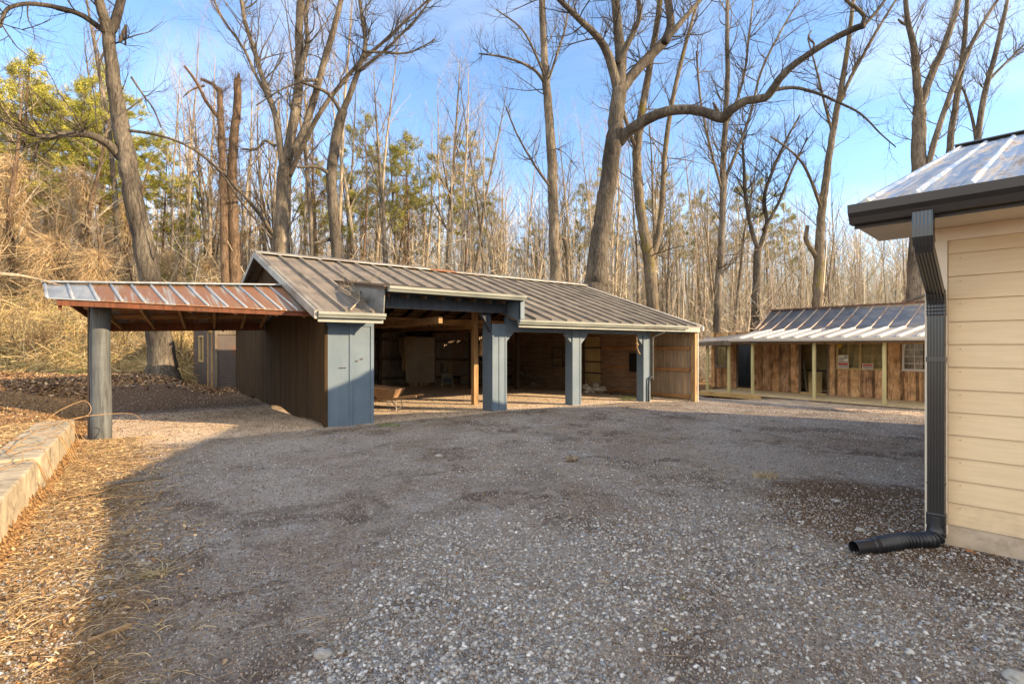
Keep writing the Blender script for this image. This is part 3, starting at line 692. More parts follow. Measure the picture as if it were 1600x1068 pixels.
# sawhorse with inclined leg and box
g0 = at(735, 602); L = loc(g0, .12)
wb = empty('workbench', g0, 'long low plank workbench along the back wall right of the cabinet', 'workbench')
mb = MB(); mb.box(L, -1.4, 1.5, .3, .9, .97, 1.03); mb.build('top', M['woodh'], wb)
for a in (-1.3, .1, 1.35):
    for b in (.34, .8): MB().box(L, a, a+.09, b, b+.09, 0, .97).build('leg', M['darkwood'], wb)
mb = MB(); mb.bar(L(-.75, .2, 0), L(-1.0, .3, .95), .07, .12); mb.build('brace', M['wood'], wb)
bx = empty('wooden_box', L(.2, 0, 0), 'low open brown plank box on the dirt under the workbench', 'box')
mb = MB()
for a0, a1, b0, b1, z0, z1 in ((-.42, .72, -.1, -.07, .04, .40), (-.42, .72, .3, .33, .04, .40), (-.42, -.39, -.07, .3, .04, .4), (.69, .72, -.07, .3, .04, .4), (-.39, .69, -.07, .3, .04, .07)): mb.box(L, a0, a1, b0, b1, z0, z1)
mb.build('side', M['oldwood'], bx); mb = MB(); mb.box(L, -.45, .75, -.12, -.1, .36, .42); mb.build('rim', M['wood'], bx)
# wheelbarrow
def wheelbarrow(o3, rz, tray_m, name_label, tilt=0, sc=1.):
    root = empty('wheelbarrow', o3, name_label, 'wheelbarrow')
    c, s = math.cos(rz), math.sin(rz); ct, stt = math.cos(tilt), math.sin(tilt)
    def L(a, b, z):
        a, b, z = a*sc, b*sc, z*sc; a, z = a*ct-z*stt, a*stt+z*ct
        return Vector((o3.x+a*c-b*s, o3.y+a*s+b*c, o3.z+z))
    top = [(-.42, -.33, .58), (.50, -.31, .66), (.50, .31, .66), (-.42, .33, .58)]; bot = [(-.30, -.2, .34), (.16, -.17, .32), (.16, .17, .32), (-.30, .2, .34)]
    mb = MB(); k = .985
    T = [L(*p) for p in top]; B = [L(*p) for p in bot]; Ti = [L(p[0]*k, p[1]*k, p[2]) for p in top]; Bi = [L(p[0]*k, p[1]*k, p[2]+.012) for p in bot]
    mb.add(T+B+Ti+Bi, [(0, 1, 5, 4), (1, 2, 6, 5), (2, 3, 7, 6), (3, 0, 4, 7), (4, 5, 6, 7), (8, 12, 13, 9), (9, 13, 14, 10), (10, 14, 15, 11), (11, 15, 12, 8), (12, 15, 14, 13), (0, 8, 9, 1), (1, 9, 10, 2), (2, 10, 11, 3), (3, 11, 8, 0)])
    tr = mb.build('tray', tray_m, root, bevel=.01)
    mb = MB(); q = [Vector(p) for p in T]; 
    for i in range(4): mb.tube([q[i], q[(i+1) % 4]], .014*sc, 6)
    mb.build('rim', tray_m, tr)
    hm = M['wood']
    for sg in (-1, 1):
        MB().bar(L(.62, sg*.06, .22), L(-1.0, sg*.29, .42), .04*sc, .05*sc).build('handle', hm, root)
        mb = MB(); mb.tube([L(-.36, sg*.19, .33), L(-.40, sg*.22, .0), L(-.28, sg*.22, .0), L(-.05, sg*.14, .30)], .014*sc, 6); mb.build('leg', M['caplight'], root)
    mb = MB(); mb.tube([L(-.39, -.22, .06), L(-.39, .22, .06)], .012*sc, 6); mb.tube([L(.60, -.08, .2), L(.60, .08, .2)], .012*sc, 6); mb.build('axle', M['caplight'], root)
    mb = MB(); n = 20; R_ = .185
    prev = None
    for i in range(n+1):
        a = 2*math.pi*i/n; prev = (prev or []) + [L(.60+R_*.82*math.cos(a), 0, .2+R_*.82*math.sin(a))]
    mb.tube(prev, .035*sc, 8, cap=False); wh = mb.build('wheel', mt('tyre', (.02, .02, .02), (.035, .033, .03)), root, smooth=True)
    mb = MB(); mb.tube([L(.60, -.02, .2), L(.60, .02, .2)], .11*sc, 12); mb.build('rim', tray_m, wh)
    return root
g0 = at(598, 642); wheelbarrow(g0+Vector((.02, .25, 0)), 2.95, mt('rusty_tray', (.34, .21, .12), (.25, .15, .085), (.16, .08, .045), grain=(3, 3, 3), rough=.7), 'rusty tan wheelbarrow beside the blue front panel', sc=.92)
g0 = at(835, 603)
wheelbarrow(g0+Vector((0, .6, .02)), math.pi+.15, mt('black_tray', (.02, .022, .028), (.03, .032, .036), rough=.35), 'black wheelbarrow tipped among scrap in the dark middle bay', tilt=.12, sc=1.0)
tag(empty('loose_plank', at(850, 600)), 'grey plank propped on rubble in front of the black wheelbarrow', 'plank')
g1 = at(812, 604); g2 = at(866, 606)
MB().bar(g1+Vector((0, 0, .62)), g2+Vector((0, 0, .22)), .05, .16).build('board', M['oldwood'], bpy.data.objects['loose_plank'])
for i, (px, py, lab) in enumerate(((833, 604, 'pale broken lump of rubble under the loose plank'), (859, 601, 'larger tan lump of rubble right of the loose plank'))):
    g = at(px, py); mb = MB(); blob(mb, g+Vector((0, 0, .1)), (.16, .12, .13), i+9, 9, 6, .8); tag(mb.build('rubble', mt('rubble', (.3, .24, .18), (.4, .34, .27)), None), lab, 'rubble')
g0 = F(11.3, 3.5, 0); g0.z = float(gz(g0.x, g0.y)); rb = empty('rag_pile', g0, 'heap of dirty white rags on the ground behind the middle blue post', 'rags')
mb = MB()
for i in range(9): blob(mb, g0+Vector((random.uniform(-.4, .4), random.uniform(-.2, .2), random.uniform(.04, .26)-.0)), (random.uniform(.12, .25), .14, random.uniform(.07, .15)), i, 10, 7, 1.0)
mb.build('cloth', mt('dirty_rag', (.62, .54, .42), (.48, .41, .31), (.2, .15, .11), grain=(5, 5, 5)), rb, smooth=True)
# debris along back of end wall
for i, (ta, va) in enumerate(((11.5, 2.7), (11.55, 2.1), (11.5, 1.5))):
    g = F(ta, va, 0); g.z = float(gz(g.x, g.y)); mb = MB(); blob(mb, g+Vector((0, 0, .04)), (.18, .1, .06), i+20, 9, 6, .9)
    tag(mb.build('dirt_clod', M['darkwood'], None), ('leftmost', 'middle', 'rightmost')[i]+' of three dark clods along the foot of the end wall', 'clod')
# low bench to the left of second bay (dark table)
g0 = at(803, 604); L = loc(g0, .1); tb = empty('old_table', g0, 'dark narrow table in the shadow just right of the wide blue post', 'table')
MB().box(L, -.6, .42, .5, .9, .9, .95).build('top', M['darkwood'], tb)
for a in (-.5, .3): MB().bar(L(a, .55, 0), L(a+.12, .55, .9), .06).build('leg', M['darkwood'], tb)

# ---------------- retaining timber on the left
E1 = Vector((-7.0, 8.2, 0)); ed = Vector((.584, -.81, 0)); en = Vector((-.81, -.584, 0))
def B_(a, b, z): p = E1+ed*a+en*b; return Vector((p.x, p.y, z))
tm = empty('retaining_beam', E1, 'heavy pale concrete beam edging the leafy bank at the left', 'beam')
cm_ = mt('aged_concrete', (.43, .36, .25), (.27, .22, .145), (.13, .10, .07), grain=(9, 9, 9), rough=.9, big=2.2, dark=.72, bst=.5, bd=.01)
mb = MB()
na = 28
for i in range(na):
    a0, a1 = i*8.0/na, (i+1)*8.0/na-.0
    pass
mb.box(B_, 0, 3.4, 0, .46, -.15, .44); mb.build('block', cm_, tm, bevel=.02)
mb = MB(); mb.box(B_, 3.42, 8.5, .015, .47, -.15, .42); mb.build('block', cm_, tm, bevel=.02)
def cmr(c, n=6):
    o = []
    for i in range(len(c)-1):
        p0 = c[max(i-1, 0)]; p1 = c[i]; p2 = c[i+1]; p3 = c[min(i+2, len(c)-1)]
        for k in range(n):
            t_ = k/n; o.append(.5*((2*p1)+(p2-p0)*t_+(2*p0-5*p1+4*p2-p3)*t_**2+(3*p1-p0-3*p2+p3)*t_**3))
    return o+[c[-1]]
# vines trailing over it
tag(empty('trailing_vine', B_(1, .2, .45)), 'leafless dry vines trailing over the pale concrete beam', 'vine')
mb = MB()
for i in range(16):
    a = random.uniform(-.2, 4.5); b = random.uniform(-.05, .5); pts = []; z = .46; d = random.uniform(-2.5, 2.5)
    for k in range(12):
        pts.append(B_(a, b, z)); a += math.cos(d)*.14; b += math.sin(d)*.10; d += random.uniform(-.55, .55)
        z = .455+abs(random.gauss(0, .03)) if 0 < b < .5 else (max(.46+b*2.4, .05) if b <= 0 else .46)
    mb.tube(cmr(pts, 3), .005, 4)
mb.tube(cmr([P(-10, 724, 5.3), P(20, 700, 5.8), P(60, 672, 6.6), P(110, 655, 7.6), P(150, 648, 8.2), P(205, 646, 8.6), P(222, 658, 8.5)]), .006, 5)
mb.tube(cmr([B_(.4, .3, .5), P(95, 640, 8.0), P(130, 626, 8.3), P(142, 636, 8.3), P(137, 648, 8.2), P(115, 655, 8.1)]), .005, 5)
mb.build('stem', M['wood'], bpy.data.objects['trailing_vine'], smooth=True)

# dead branch lying on the roof
db = empty('fallen_branch', F(.8, .2, RZ(.2)), 'bare twiggy branch fallen on the metal roof beside the raised section', 'branch')
def grow(mb, p, d, L_, r, lv, wob=.25, up=.12, nseg=5, kids=(3, 5), shrink=.55, sides=None, kr=.5, spread=.8):
    p = Vector(p); d = Vector(d).normalized(); pts = [p.copy()]; rad = [r]; dirs = [d.copy()]
    for i in range(nseg):
        d = (d+Vector((random.gauss(0, wob), random.gauss(0, wob), random.gauss(0, wob)*.7+up))).normalized()
        p = p+d*L_/nseg; pts.append(p.copy()); rad.append(max(r*(1-.8*(i+1)/nseg), .003)); dirs.append(d.copy())
    mb.tube(pts, rad, sides or (5 if r > .05 else (4 if r > .02 else 3)), cap=False)
    if lv > 0:
        for _ in range(random.randint(*kids)):
            i = random.randint(1, nseg) if lv > 1 else random.randint(0, nseg-1)
            f = Vector((random.gauss(0, 1), random.gauss(0, 1), random.gauss(0, .8))).normalized()
            grow(mb, pts[i], dirs[i]+f*spread, L_*shrink*random.uniform(.7, 1.2), rad[i]*random.uniform(.5, .75), lv-1, wob, up, max(3, nseg-1), kids, shrink, None, kr, spread)
mb = MB(); pts = [F(.35, -.45, 2.32), F(.75, .15, 2.56), F(1.0, .8, 2.86), F(1.2, 1.5, 3.18)]
mb.tube(pts, [.022, .018, .013, .006], 5)
for i in range(14):
    p = pts[random.randint(1, 3)].lerp(pts[random.randint(1, 2)], random.random()); grow(mb, p, F(random.uniform(-1, 1), random.uniform(-.4, 1), random.uniform(.0, .6))-F(0, 0, 0), random.uniform(.35, .75), .009, 1, .3, .0, 5)
mb.build('limb', M['paletwig'], db, smooth=True)
# ---------------- house with tan siding on the right
hs = empty('house', H(0, 0, 0), 'tan lap-sided house corner with dark metal gutter and ribbed metal roof', 'house')
def sid():
    m, t, b = nodes('tan_siding', .55, 0, .35); v = coords(t, (1, 1, 1), HR); v2 = coords(t, (1.2, 30, 14), HR)
    p = noise(t, v, 1.3, 5, .6); g = noise(t, v2, 3., 5, .6); col = ramp(t, p, [(.35, (.62, .46, .272)), (.65, (.68, .515, .315))])
    gr = ramp(t, g, [(.35, .93), (.6, 1.)])
    sx_ = N(t, 'ShaderNodeSeparateXYZ'); t.links.new(v, sx_.inputs[0]); ad = N(t, 'ShaderNodeMath'); ad.operation = 'MULTIPLY_ADD'; ad.inputs[1].default_value = 1.1; t.links.new(noise(t, v, 5, 6, .7), ad.inputs[0]); t.links.new(sx_.outputs['Z'], ad.inputs[2])
    col = mix(t, ramp(t, ad.outputs[0], [(.45, .55), (.85, 0.)]), col, (.34, .25, .16)); t.links.new(mix(t, 1., col, gr, 'MULTIPLY'), b.inputs['Base Color']); bump(t, b, g, .25, .004); return m
M['siding'] = sid()
mb = MB(); z = .17; ex = .183; k = 0
while z < 2.44:
    z1 = min(z+ex, 2.47); t0 = .022
    mb.hexa([H(.13, -t0, z), H(16, -t0, z), H(16, .0, z), H(.13, 0, z), H(.13, -.005, z1+.012), H(16, -.005, z1+.012), H(16, .0, z1+.012), H(.13, .0, z1+.012)])
    z += ex; k += 1
sdg = mb.build('siding', M['siding'], hs)
mb = MB()
for i_, (a_, k_) in enumerate(((.9, 1),)): mb.box(H, a_, a_+.003, -.0235, -.01, .17+k_*.183+.012, .17+(k_+1)*.183-.004)
for k_ in range(12):
    for a_ in (.2, .6, 1.0, 1.4, 1.8): mb.box(H, a_, a_+.006, -.0185, -.012, .17+k_*.183+.14, .17+k_*.183+.146)
mb.build('nail_marks', M['wood'], sdg)
tw = mt('soffit_paint', (.80, .68, .52), (.74, .62, .47), None, grain=(3, 3, 3), rough=.6, dark=.93)
mb = MB(); mb.box(H, -.02, .125, -.028, .0, .08, 2.475); mb.box(H, -.022, .0, 0, .12, .08, 2.475); mb.build('corner_board', tw, hs, bevel=.003)
mb = MB(); mb.box(H, 0.0, 16, -.024, .0, 2.475, 2.582); mb.build('frieze_board', tw, hs, bevel=.003)
mb = MB(); mb.box(H, .0, 16, .0, 10.3, -.1, 2.58); mb.build('wall', M['siding'], hs)
mb = MB(); mb.box(H, 0.0, 16, -.012, .0, -.2, .17); mb.build('foundation', mt('parged_base', (.50, .40, .29), (.42, .33, .24), (.3, .23, .16), grain=(4, 4, 4), dark=.8), hs)
mb = MB(); mb.box(H, -.385, 16, -.60, .24, 2.583, 2.60); mb.build('soffit', tw, hs)
mb = MB(); mb.box(H, -.385, 16, -.62, -.602, 2.56, 2.735); mb.build('fascia', mt('bronze', (.028, .025, .024), (.036, .032, .03), None, grain=(3, 3, 3), rough=.42, dark=.9, bst=.05, spec=.5), hs)
GM = M['bronze']
hg = gutter(H, -.40, 16, -.62, 2.585, GM, hs, s=1.3)
KH = .337
RB = 5.55
HZ = lambda b: 2.755+KH*(b+.66) if b <= RB else 2.755+KH*(RB+.66)-KH*(b-RB)
rm = None
def roofm():
    m, t, b = nodes('streaky_roof_metal', .34, .45, .5)
    v = coords(t, (9, .7, .7), HR); n = noise(t, v, 1., 7, .72, .5); v2 = coords(t, (24, 1.6, 1.6), HR); n2 = noise(t, v2, 1., 4, .6)
    v3 = coords(t, (1, 1, 1), HR); n3 = noise(t, v3, 3.5, 6, .7)
    c = ramp(t, n, [(.36, (.15, .21, .29)), (.47, (.27, .32, .38)), (.56, (.58, .50, .40)), (.66, (.36, .25, .16))])
    c = mix(t, ramp(t, n3, [(.55, 0.), (.68, .8)]), c, (.10, .13, .17)); c = mix(t, 1., c, ramp(t, n2, [(.3, .75), (.6, 1.)]), 'MULTIPLY')
    t.links.new(c, b.inputs['Base Color']); t.links.new(ramp(t, n, [(.4, .28), (.65, .6)]), b.inputs['Roughness']); return m
mb = MB()
for b0, b1 in ((-.69, RB-.002), (RB+.002, 10.95)):
    mb.hexa([H(-.365, b0, HZ(b0)-.02), H(16, b0, HZ(b0)-.02), H(16, b1, HZ(b1)-.02), H(-.365, b1, HZ(b1)-.02), H(-.365, b0, HZ(b0)), H(16, b0, HZ(b0)), H(16, b1, HZ(b1)), H(-.365, b1, HZ(b1))])
RM = roofm(); hr = mb.build('roof', RM, hs)
mb = MB(); a = -.30
while a < 16:
    for off, w_ in ((0, .03),):
        q = [(-.69, 1), (RB, 1)]
        mb.add([H(a-.035, -.69, HZ(-.69)+.001), H(a-.012, -.69, HZ(-.69)+.028), H(a+.012, -.69, HZ(-.69)+.028), H(a+.035, -.69, HZ(-.69)+.001),
                H(a-.035, (RB-.02), HZ((RB-.02))+.001), H(a-.012, (RB-.02), HZ((RB-.02))+.028), H(a+.012, (RB-.02), HZ((RB-.02))+.028), H(a+.035, (RB-.02), HZ((RB-.02))+.001)], [(0, 1, 5, 4), (1, 2, 6, 5), (2, 3, 7, 6), (3, 2, 1, 0)])
    a += .305
mb.build('roof_rib', RM, hr)
mb = MB()
for sg in (-1, 1):
    zz = HZ(RB)+.05; mb.hexa([H(-.385, RB, zz), H(16, RB, zz), H(16, RB+sg*.17, zz-.06), H(-.385, RB+sg*.17, zz-.06), H(-.385, RB, zz+.012), H(16, RB, zz+.012), H(16, RB+sg*.17, zz-.048), H(-.385, RB+sg*.17, zz-.048)])
mb.build('ridge_cap', GM, hr)
mb = MB(); mb.slab([H(-.3655, -.62, 2.62), H(-.3655, -.62, HZ(-.62)-.03), H(-.3655, RB, HZ(RB)-.03), H(-.3655, 10.8, HZ(10.8)-.03), H(-.3655, 10.8, HZ(10.8)-.2), H(-.3655, RB, HZ(RB)-.2), H(-.3655, .2, 2.62)], H(.03, 0, 0)-H(0, 0, 0)); mb.build('rake_board', tw, hs)
mb = MB(); mb.slab([H(.0, .01, 2.58), H(0, 10.3, 2.58), H(0, 10.3, HZ(10.3)-.05), H(0, RB, HZ(RB)-.05), H(0, .5, HZ(.5)-.05)], H(.1, 0, 0)-H(0, 0, 0)); mb.build('gable_wall', M['siding'], hs)
mb = MB(); mb.slab([H(1.15, -.74, 2.66), H(4.2, -1.22, 2.66), H(16, -1.6, 2.66), H(16, -.74, 2.66)], (0, 0, .10)); mb.build('porch_or_shade_roof', GM, hs)  # invented out-of-view wedge, shaped to push the house's cast shadow outward
# downspout: outlet, offset elbow, vertical leg, shoe
dsm = mt('bronze_spout', (.026, .024, .023), (.034, .032, .030), (.045, .042, .04), grain=(3, 3, 1), rough=.24, dark=.9, bst=.05, spec=.7)
ds = dsm
def ribtube(mb, path, w_, d_, corr=()):
    """rectangular ribbed pipe: path of (a,b,z) in house frame with tangents in the b-z plane"""
    prof = []
    n = 11
    for i in range(n+1):
        x = -w_/2+w_*i/n; prof.append((x, -d_/2-(.006 if i % 2 else 0)))
    for i in range(5): prof.append((w_/2+(.004 if i % 2 else 0), -d_/2+d_*(i+.5)/5))
    prof += [(w_/2, d_/2), (-w_/2, d_/2)]
    for i in range(5): prof.append((-w_/2-(.004 if i % 2 else 0), d_/2-d_*(i+.5)/5))
    m = len(prof); vs = []; P_ = [Vector(p) for p in path]
    for i, p in enumerate(P_):
        t_ = (P_[min(i+1, len(P_)-1)]-P_[max(i-1, 0)]).normalized(); 
        if t_.z > 0: t_ = -t_
        nrm = Vector((0, t_.z, -t_.y))       # perpendicular to t in b-z
        if nrm.y > 0: nrm = -nrm
        k = corr[i] if i < len(corr) else 1
        for x, y in prof:
            q = p+Vector((x*k, 0, 0))+nrm*(-y*k); vs.append(H(q.x, q.y, q.z))
    fs = [(i*m+j, i*m+(j+1) % m, (i+1)*m+(j+1) % m, (i+1)*m+j) for i in range(len(P_)-1) for j in range(m)]
    mb.add(vs, fs)
dw, dd = .108, .078
mb = MB(); ribtube(mb, [(.062, -.695, 2.60), (.062, -.695, 2.50), (.062, -.69, 2.43), (.062, -.66, 2.375)], dw+.012, dd+.01); spo = mb.build('downspout', ds, hs)
mb = MB(); ribtube(mb, [(.062, -.672, 2.40), (.062, -.64, 2.34), (.062, -.16, 2.07), (.062, -.12, 2.035)], dw, dd)
pth = []; cr_ = []
for i in range(15):
    pth.append((.062, -.125+.05*min(1, i/6)*.9, 2.06-.014*i)); cr_.append(1.10 if i % 2 else 1.03)
mb.build('downspout_offset', ds, spo)
mb = MB(); ribtube(mb, pth, dw, dd, cr_); mb.build('crimped_elbow', ds, spo)
mb = MB(); ribtube(mb, [(.062, -.080, 1.87), (.062, -.080, 1.2), (.062, -.080, .14)], dw, dd); mb.build('downspout_leg', ds, spo)
mb = MB(); mb.box(H, 0.0, .124, -.130, -.02, 1.49, 1.53); mb.box(H, .0, .124, -.128, -.02, .50, .502); mb.build('strap', ds, spo, bevel=.003)
# black corrugated drain pipe
dp = tag(empty('drain_pipe', H(.06, -.1, 0)), 'black flexible corrugated drain pipe lying on gravel below the downspout', 'pipe')
dp = bpy.data.objects['drain_pipe']
pm = mt('black_plastic', (.014, .015, .018), (.02, .021, .025), (.05, .05, .05), grain=(5, 5, 5), rough=.38, bst=.05, spec=.5)
j = H(.062, -.085, 0); gj = float(gz(j.x, j.y))
tipp = at(1334, 864); tip = Vector((tipp.x, tipp.y, tipp.z+.045))
ctrl = [Vector((j.x, j.y, gj+.24)), Vector((j.x, j.y, gj+.12)), Vector((j.x-.03, j.y-.02, gj+.065)), Vector((j.x-.12, j.y-.03, gj+.052)), Vector((j.x-.3, j.y-.04, gj+.05)), tip.lerp(Vector((j.x, j.y, gj+.06)), .3), tip]
def catmull(c, n):
    o = []
    for i in range(len(c)-1):
        p0 = c[max(i-1, 0)]; p1 = c[i]; p2 = c[i+1]; p3 = c[min(i+2, len(c)-1)]
        for k in range(n):
            t_ = k/n; o.append(.5*((2*p1)+(p2-p0)*t_+(2*p0-5*p1+4*p2-p3)*t_**2+(3*p1-p0-3*p2+p3)*t_**3))
    return o+[c[-1]]
pts = catmull(ctrl, 24); rad = []
# arc length based corrugation
s_ = 0; S_ = [0]
for i in range(1, len(pts)): s_ += (pts[i]-pts[i-1]).length; S_.append(s_)
tot = s_; dense = []; dr = []
M_ = 260
for i in range(M_+1):
    s0 = tot*i/M_; k = 1
    while k < len(S_)-1 and S_[k] < s0: k += 1
    f = (s0-S_[k-1])/max(S_[k]-S_[k-1], 1e-6); dense.append(pts[k-1].lerp(pts[k], f))
    if s0 < .16: r = .052+.012*min(1, s0/.12)
    elif s0 > tot-.17: r = .050
    elif s0 > tot-.22: r = .058
    else: r = .058+.009*math.sin(s0*2*math.pi/.034)
    dr.append(r)
mb = MB(); mb.tube(dense, dr, 18, cap=False); o = mb.build('hose', pm, dp, smooth=True); md = o.modifiers.new('thickness', 'SOLIDIFY'); md.thickness = .003; md.offset = -1
mb = MB(); mb.box(H, .0, .124, -.13, -.035, gj+.16, gj+.27); mb.build('adapter', pm, dp, bevel=.012)

# ---------------- cabin with porch
cb = empty('cabin', G(2, 2.2, -.4), 'weathered brown plywood cabin with a long metal porch roof and new deck', 'cabin')
D0 = -.40
pw = []
for i in range(4):
    c = [(.30, .18, .095), (.22, .13, .075), (.34, .215, .12), (.17, .105, .065)][i]
    pw.append(None)
def ply():
    m, t, b = nodes('weathered_plywood', .85, 0, .2); v = coords(t, (7, 7, 1.1), 0); g = noise(t, v, 1.3, 7, .68, 1.6); v0 = coords(t, (1, 1, 1)); p = noise(t, v0, 2.2, 5, .65)
    c = ramp(t, p, [(.32, (.28, .17, .095)), (.5, (.54, .33, .17)), (.68, (.74, .50, .29))]); c = mix(t, 1., c, ramp(t, g, [(.34, .3), (.46, .75), (.56, 1.)]), 'MULTIPLY')
    a = N(t, 'ShaderNodeVertexColor'); a.layer_name = 'tint'; c = mix(t, 1., c, a.outputs['Color'], 'MULTIPLY')
    t.links.new(c, b.inputs['Base Color']); bump(t, b, g, .4, .01); return m
M['ply'] = ply()
mb = MB(); WT = 2.27
def wallseg(s0, s1, z0, z1):
    s = s0
    while s < s1-.01:
        e = min(s+.41, s1); k = random.choice((.8, 1., 1.1, 1.2, .7)); mb.box(G, s+.003, e-.003, 2.2-random.uniform(0, .008), 2.24, z0, z1, (k, k*random.uniform(.92, 1.02), k*random.uniform(.85, 1)))
        s = e
W2 = (.62, 2.30, .70, 1.76); W3 = (-2.1, .10, .72, 1.74); W1 = (7.05, 7.62, .62, 1.62); D1 = (5.78, 6.52, D0, 1.66); D2 = (2.66, 3.70, D0, 1.68)
segs = [(-5, -2.1, D0, WT), (-2.1, .10, D0, .72), (-2.1, .10, 1.74, WT), (.10, .62, D0, WT), (.62, 2.3, D0, .70), (.62, 2.3, 1.76, WT), (2.3, 2.66, D0, WT), (2.66, 3.7, 1.68, WT), (3.7, 5.78, D0, WT), (5.78, 6.52, 1.66, WT), (6.52, 7.05, D0, WT), (7.05, 7.62, D0, .62), (7.05, 7.62, 1.62, WT), (7.62, 7.9, D0, WT)]
for sgm in segs: wallseg(*sgm)
cw = mb.build('front_wall', M['ply'], cb, colattr=True)
mb = MB()
for s in (.12, .6, 1.02, 1.43, 1.86, 2.33, 2.62, 3.74, 4.15, 4.56, 4.98, 5.38, 5.74, 6.55, 6.95, 7.3, 7.66, -.35, -.8, -1.3, -1.8, -2.4):
    inw = (.62 < s < 2.3) or (-2.1 < s < .1) or 7.05 < s < 7.62
    z1 = (.70 if .62 < s < 2.3 else .72 if s < .1 else .62) if inw else WT
    k = random.uniform(.32, .6); mb.box(G, s-.045, s+.045, 2.165, 2.19, D0+.02, z1-.01, (k, k*.95, k*.9))
mb.build('batten', M['ply'], cw, colattr=True)
mb = MB(); mb.box(G, 7.86, 7.9, 2.25, 6.5, -.5, WT); mb.box(G, -5, -4.96, 2.25, 6.5, -.5, WT)
mb.box(G, 1.6, 7.86, 6.46, 6.5, -.5, WT); mb.box(G, -5, .6, 6.46, 6.5, -.5, WT); mb.box(G, .6, 1.6, 6.46, 6.5, -.5, .5); mb.box(G, .6, 1.6, 6.46, 6.5, 1.9, WT); mb.build('rear_wall', M['cream'], cb)
mb = MB(); mb.box(G, -4.96, 7.86, 2.25, 6.45, -.46, D0-.01); mb.build('floor', M['oldwood'], cb)
mb = MB(); mb.box(G, 4.6, 4.65, 2.26, 6.4, D0, WT); mb.box(G, 2.2, 4.59, 4.2, 4.24, D0+.01, WT); mb.build('partition', M['cream'], cb)
mb = MB(); mb.box(G, 2.3, 4.5, 3.9, 4.19, .48, .53); mb.box(G, 2.5, 3.1, 3.7, 3.75, D0, .45);  mb.bar(G(3.55, 2.5, D0+.01), G(3.75, 2.6, .9), .05, .14); mb.build('interior_shelf', M['oldwood'], cb)
mb = MB(); mb.bar(G(3.3, 2.6, D0+.01), G(3.45, 3.0, .5), .5, .02); mb.build('leaning_board', M['cream'], cb)
mb = MB(); mb.box(G, 4.7, 7.8, 4.0, 4.05, D0, WT); mb.box(G, 5.5, 6.8, 3.5, 3.9, .45, .5); mb.build('partition', M['bluedark'], cb)
mb = MB()
for (s0, s1, z0, z1) in (D1, D2):
    for a, b in ((s0-.06, s0), (s1, s1+.06)): mb.box(G, a, b, 2.15, 2.25, D0, z1+.06)
    mb.box(G, s0, s1, 2.15, 2.25, z1, z1+.06)
mb.build('door_frame', M['oldwood'], cb)
mb = MB(); mb.box(G, D2[0], D2[1], 2.1, 2.3, D0-.005, D0+.06); mb.box(G, D1[0], D1[1], 2.1, 2.3, D0-.005, D0+.05); mb.build('threshold', M['cream'], cb)
wg, wt_, wbn = nodes('window_glass', .05, 0, .5); wbn.inputs['Transmission Weight'].default_value = 1.; wbn.inputs['IOR'].default_value = 1.12; wbn.inputs['Base Color'].default_value = (.9, .92, .88, 1)
def window(s0, s1, z0, z1, nx, nz, fm, mid=True):
    mb = MB()
    for a, b, c, d in ((s0, s0+.05, z0, z1), (s1-.05, s1, z0, z1), (s0+.05, s1-.05, z0, z0+.05), (s0+.05, s1-.05, z1-.05, z1)): mb.box(G, a, b, 2.13, 2.23, c, d)
    mb.box(G, s0-.03, s1+.03, 2.1, 2.16, z0-.03, z0)
    if mid: mb.box(G, (s0+s1)/2-.03, (s0+s1)/2+.03, 2.14, 2.22, z0+.05, z1-.05)
    w_ = mb.build('window', fm, cb); mb = MB()
    for i in range(1, nx): a = s0+(s1-s0)*i/nx; mb.box(G, a-.01, a+.01, 2.165, 2.185, z0+.05, z1-.05)
    for i in range(1, nz): a = z0+(z1-z0)*i/nz; mb.box(G, s0+.05, s1-.05, 2.16, 2.18, a-.01, a+.01)
    mb.build('muntin', fm, w_); mb = MB(); mb.box(G, s0+.04, s1-.04, 2.19, 2.194, z0+.04, z1-.04); mb.build('pane', wg, w_); return w_
window(*W2, 4, 4, M['cream']); window(*W3, 6, 4, M['white']); window(*W1, 1, 2, M['caplight'], False)
# things seen in window 2: curtain, blinds, notices
def paper(s, z, w_, h, label, name='notice', head=None, dots=0):
    r = empty(name, G(s, 2.12, z), label, 'notice')
    mb = MB(); mb.box(G, s-w_/2, s+w_/2, 2.118, 2.124, z, z+h); mb.build('sheet', mt('paper', (.72, .69, .62), (.66, .63, .56), None, grain=(2, 2, 2), dark=.95), r)
    if head: mb = MB(); mb.box(G, s-w_/2+.015, s+w_/2-.015, 2.113, 2.117, z+h*.56, z+h*.9); mb.build('red_band', mt('red_print', (.45, .06, .04), (.38, .05, .04), None, dark=.9), r)
    mb = MB()
    for i in range(3 if head else 4):
        zz = z+h*(.12+.14*i)
        a = s+w_*.40
        while a > s-w_*(.40 if head else .05):
            l = random.uniform(.02, .05); mb.box(G, a-l, a, 2.113, 2.117, zz, zz+.018); a -= l+.012
    mb.build('print', mt('ink', (.04, .04, .05), (.03, .03, .03), None), r)
    if dots:
        mb = MB(); c = (s-w_*.28, z+h*.68)
        ring = [G(c[0]+.045*math.cos(i*math.pi/6), 2.112, c[1]+.045*math.sin(i*math.pi/6)) for i in range(13)]; mb.tube(ring, .009, 5); mb.tube([G(c[0], 2.112, c[1]-.03), G(c[0], 2.112, c[1]+.02)], .012, 6); mb.build('emblem', M['ink'], r)
paper(2.05, .99, .36, .26, 'cream notice with a round dark emblem taped high in the cabin window', dots=1)
paper(2.05, .72, .38, .23, 'white notice with a red header low in the left corner of the cabin window', head=1)
paper(1.20, .72, .36, .20, 'white notice with a red header right of the window centre bar', head=1)
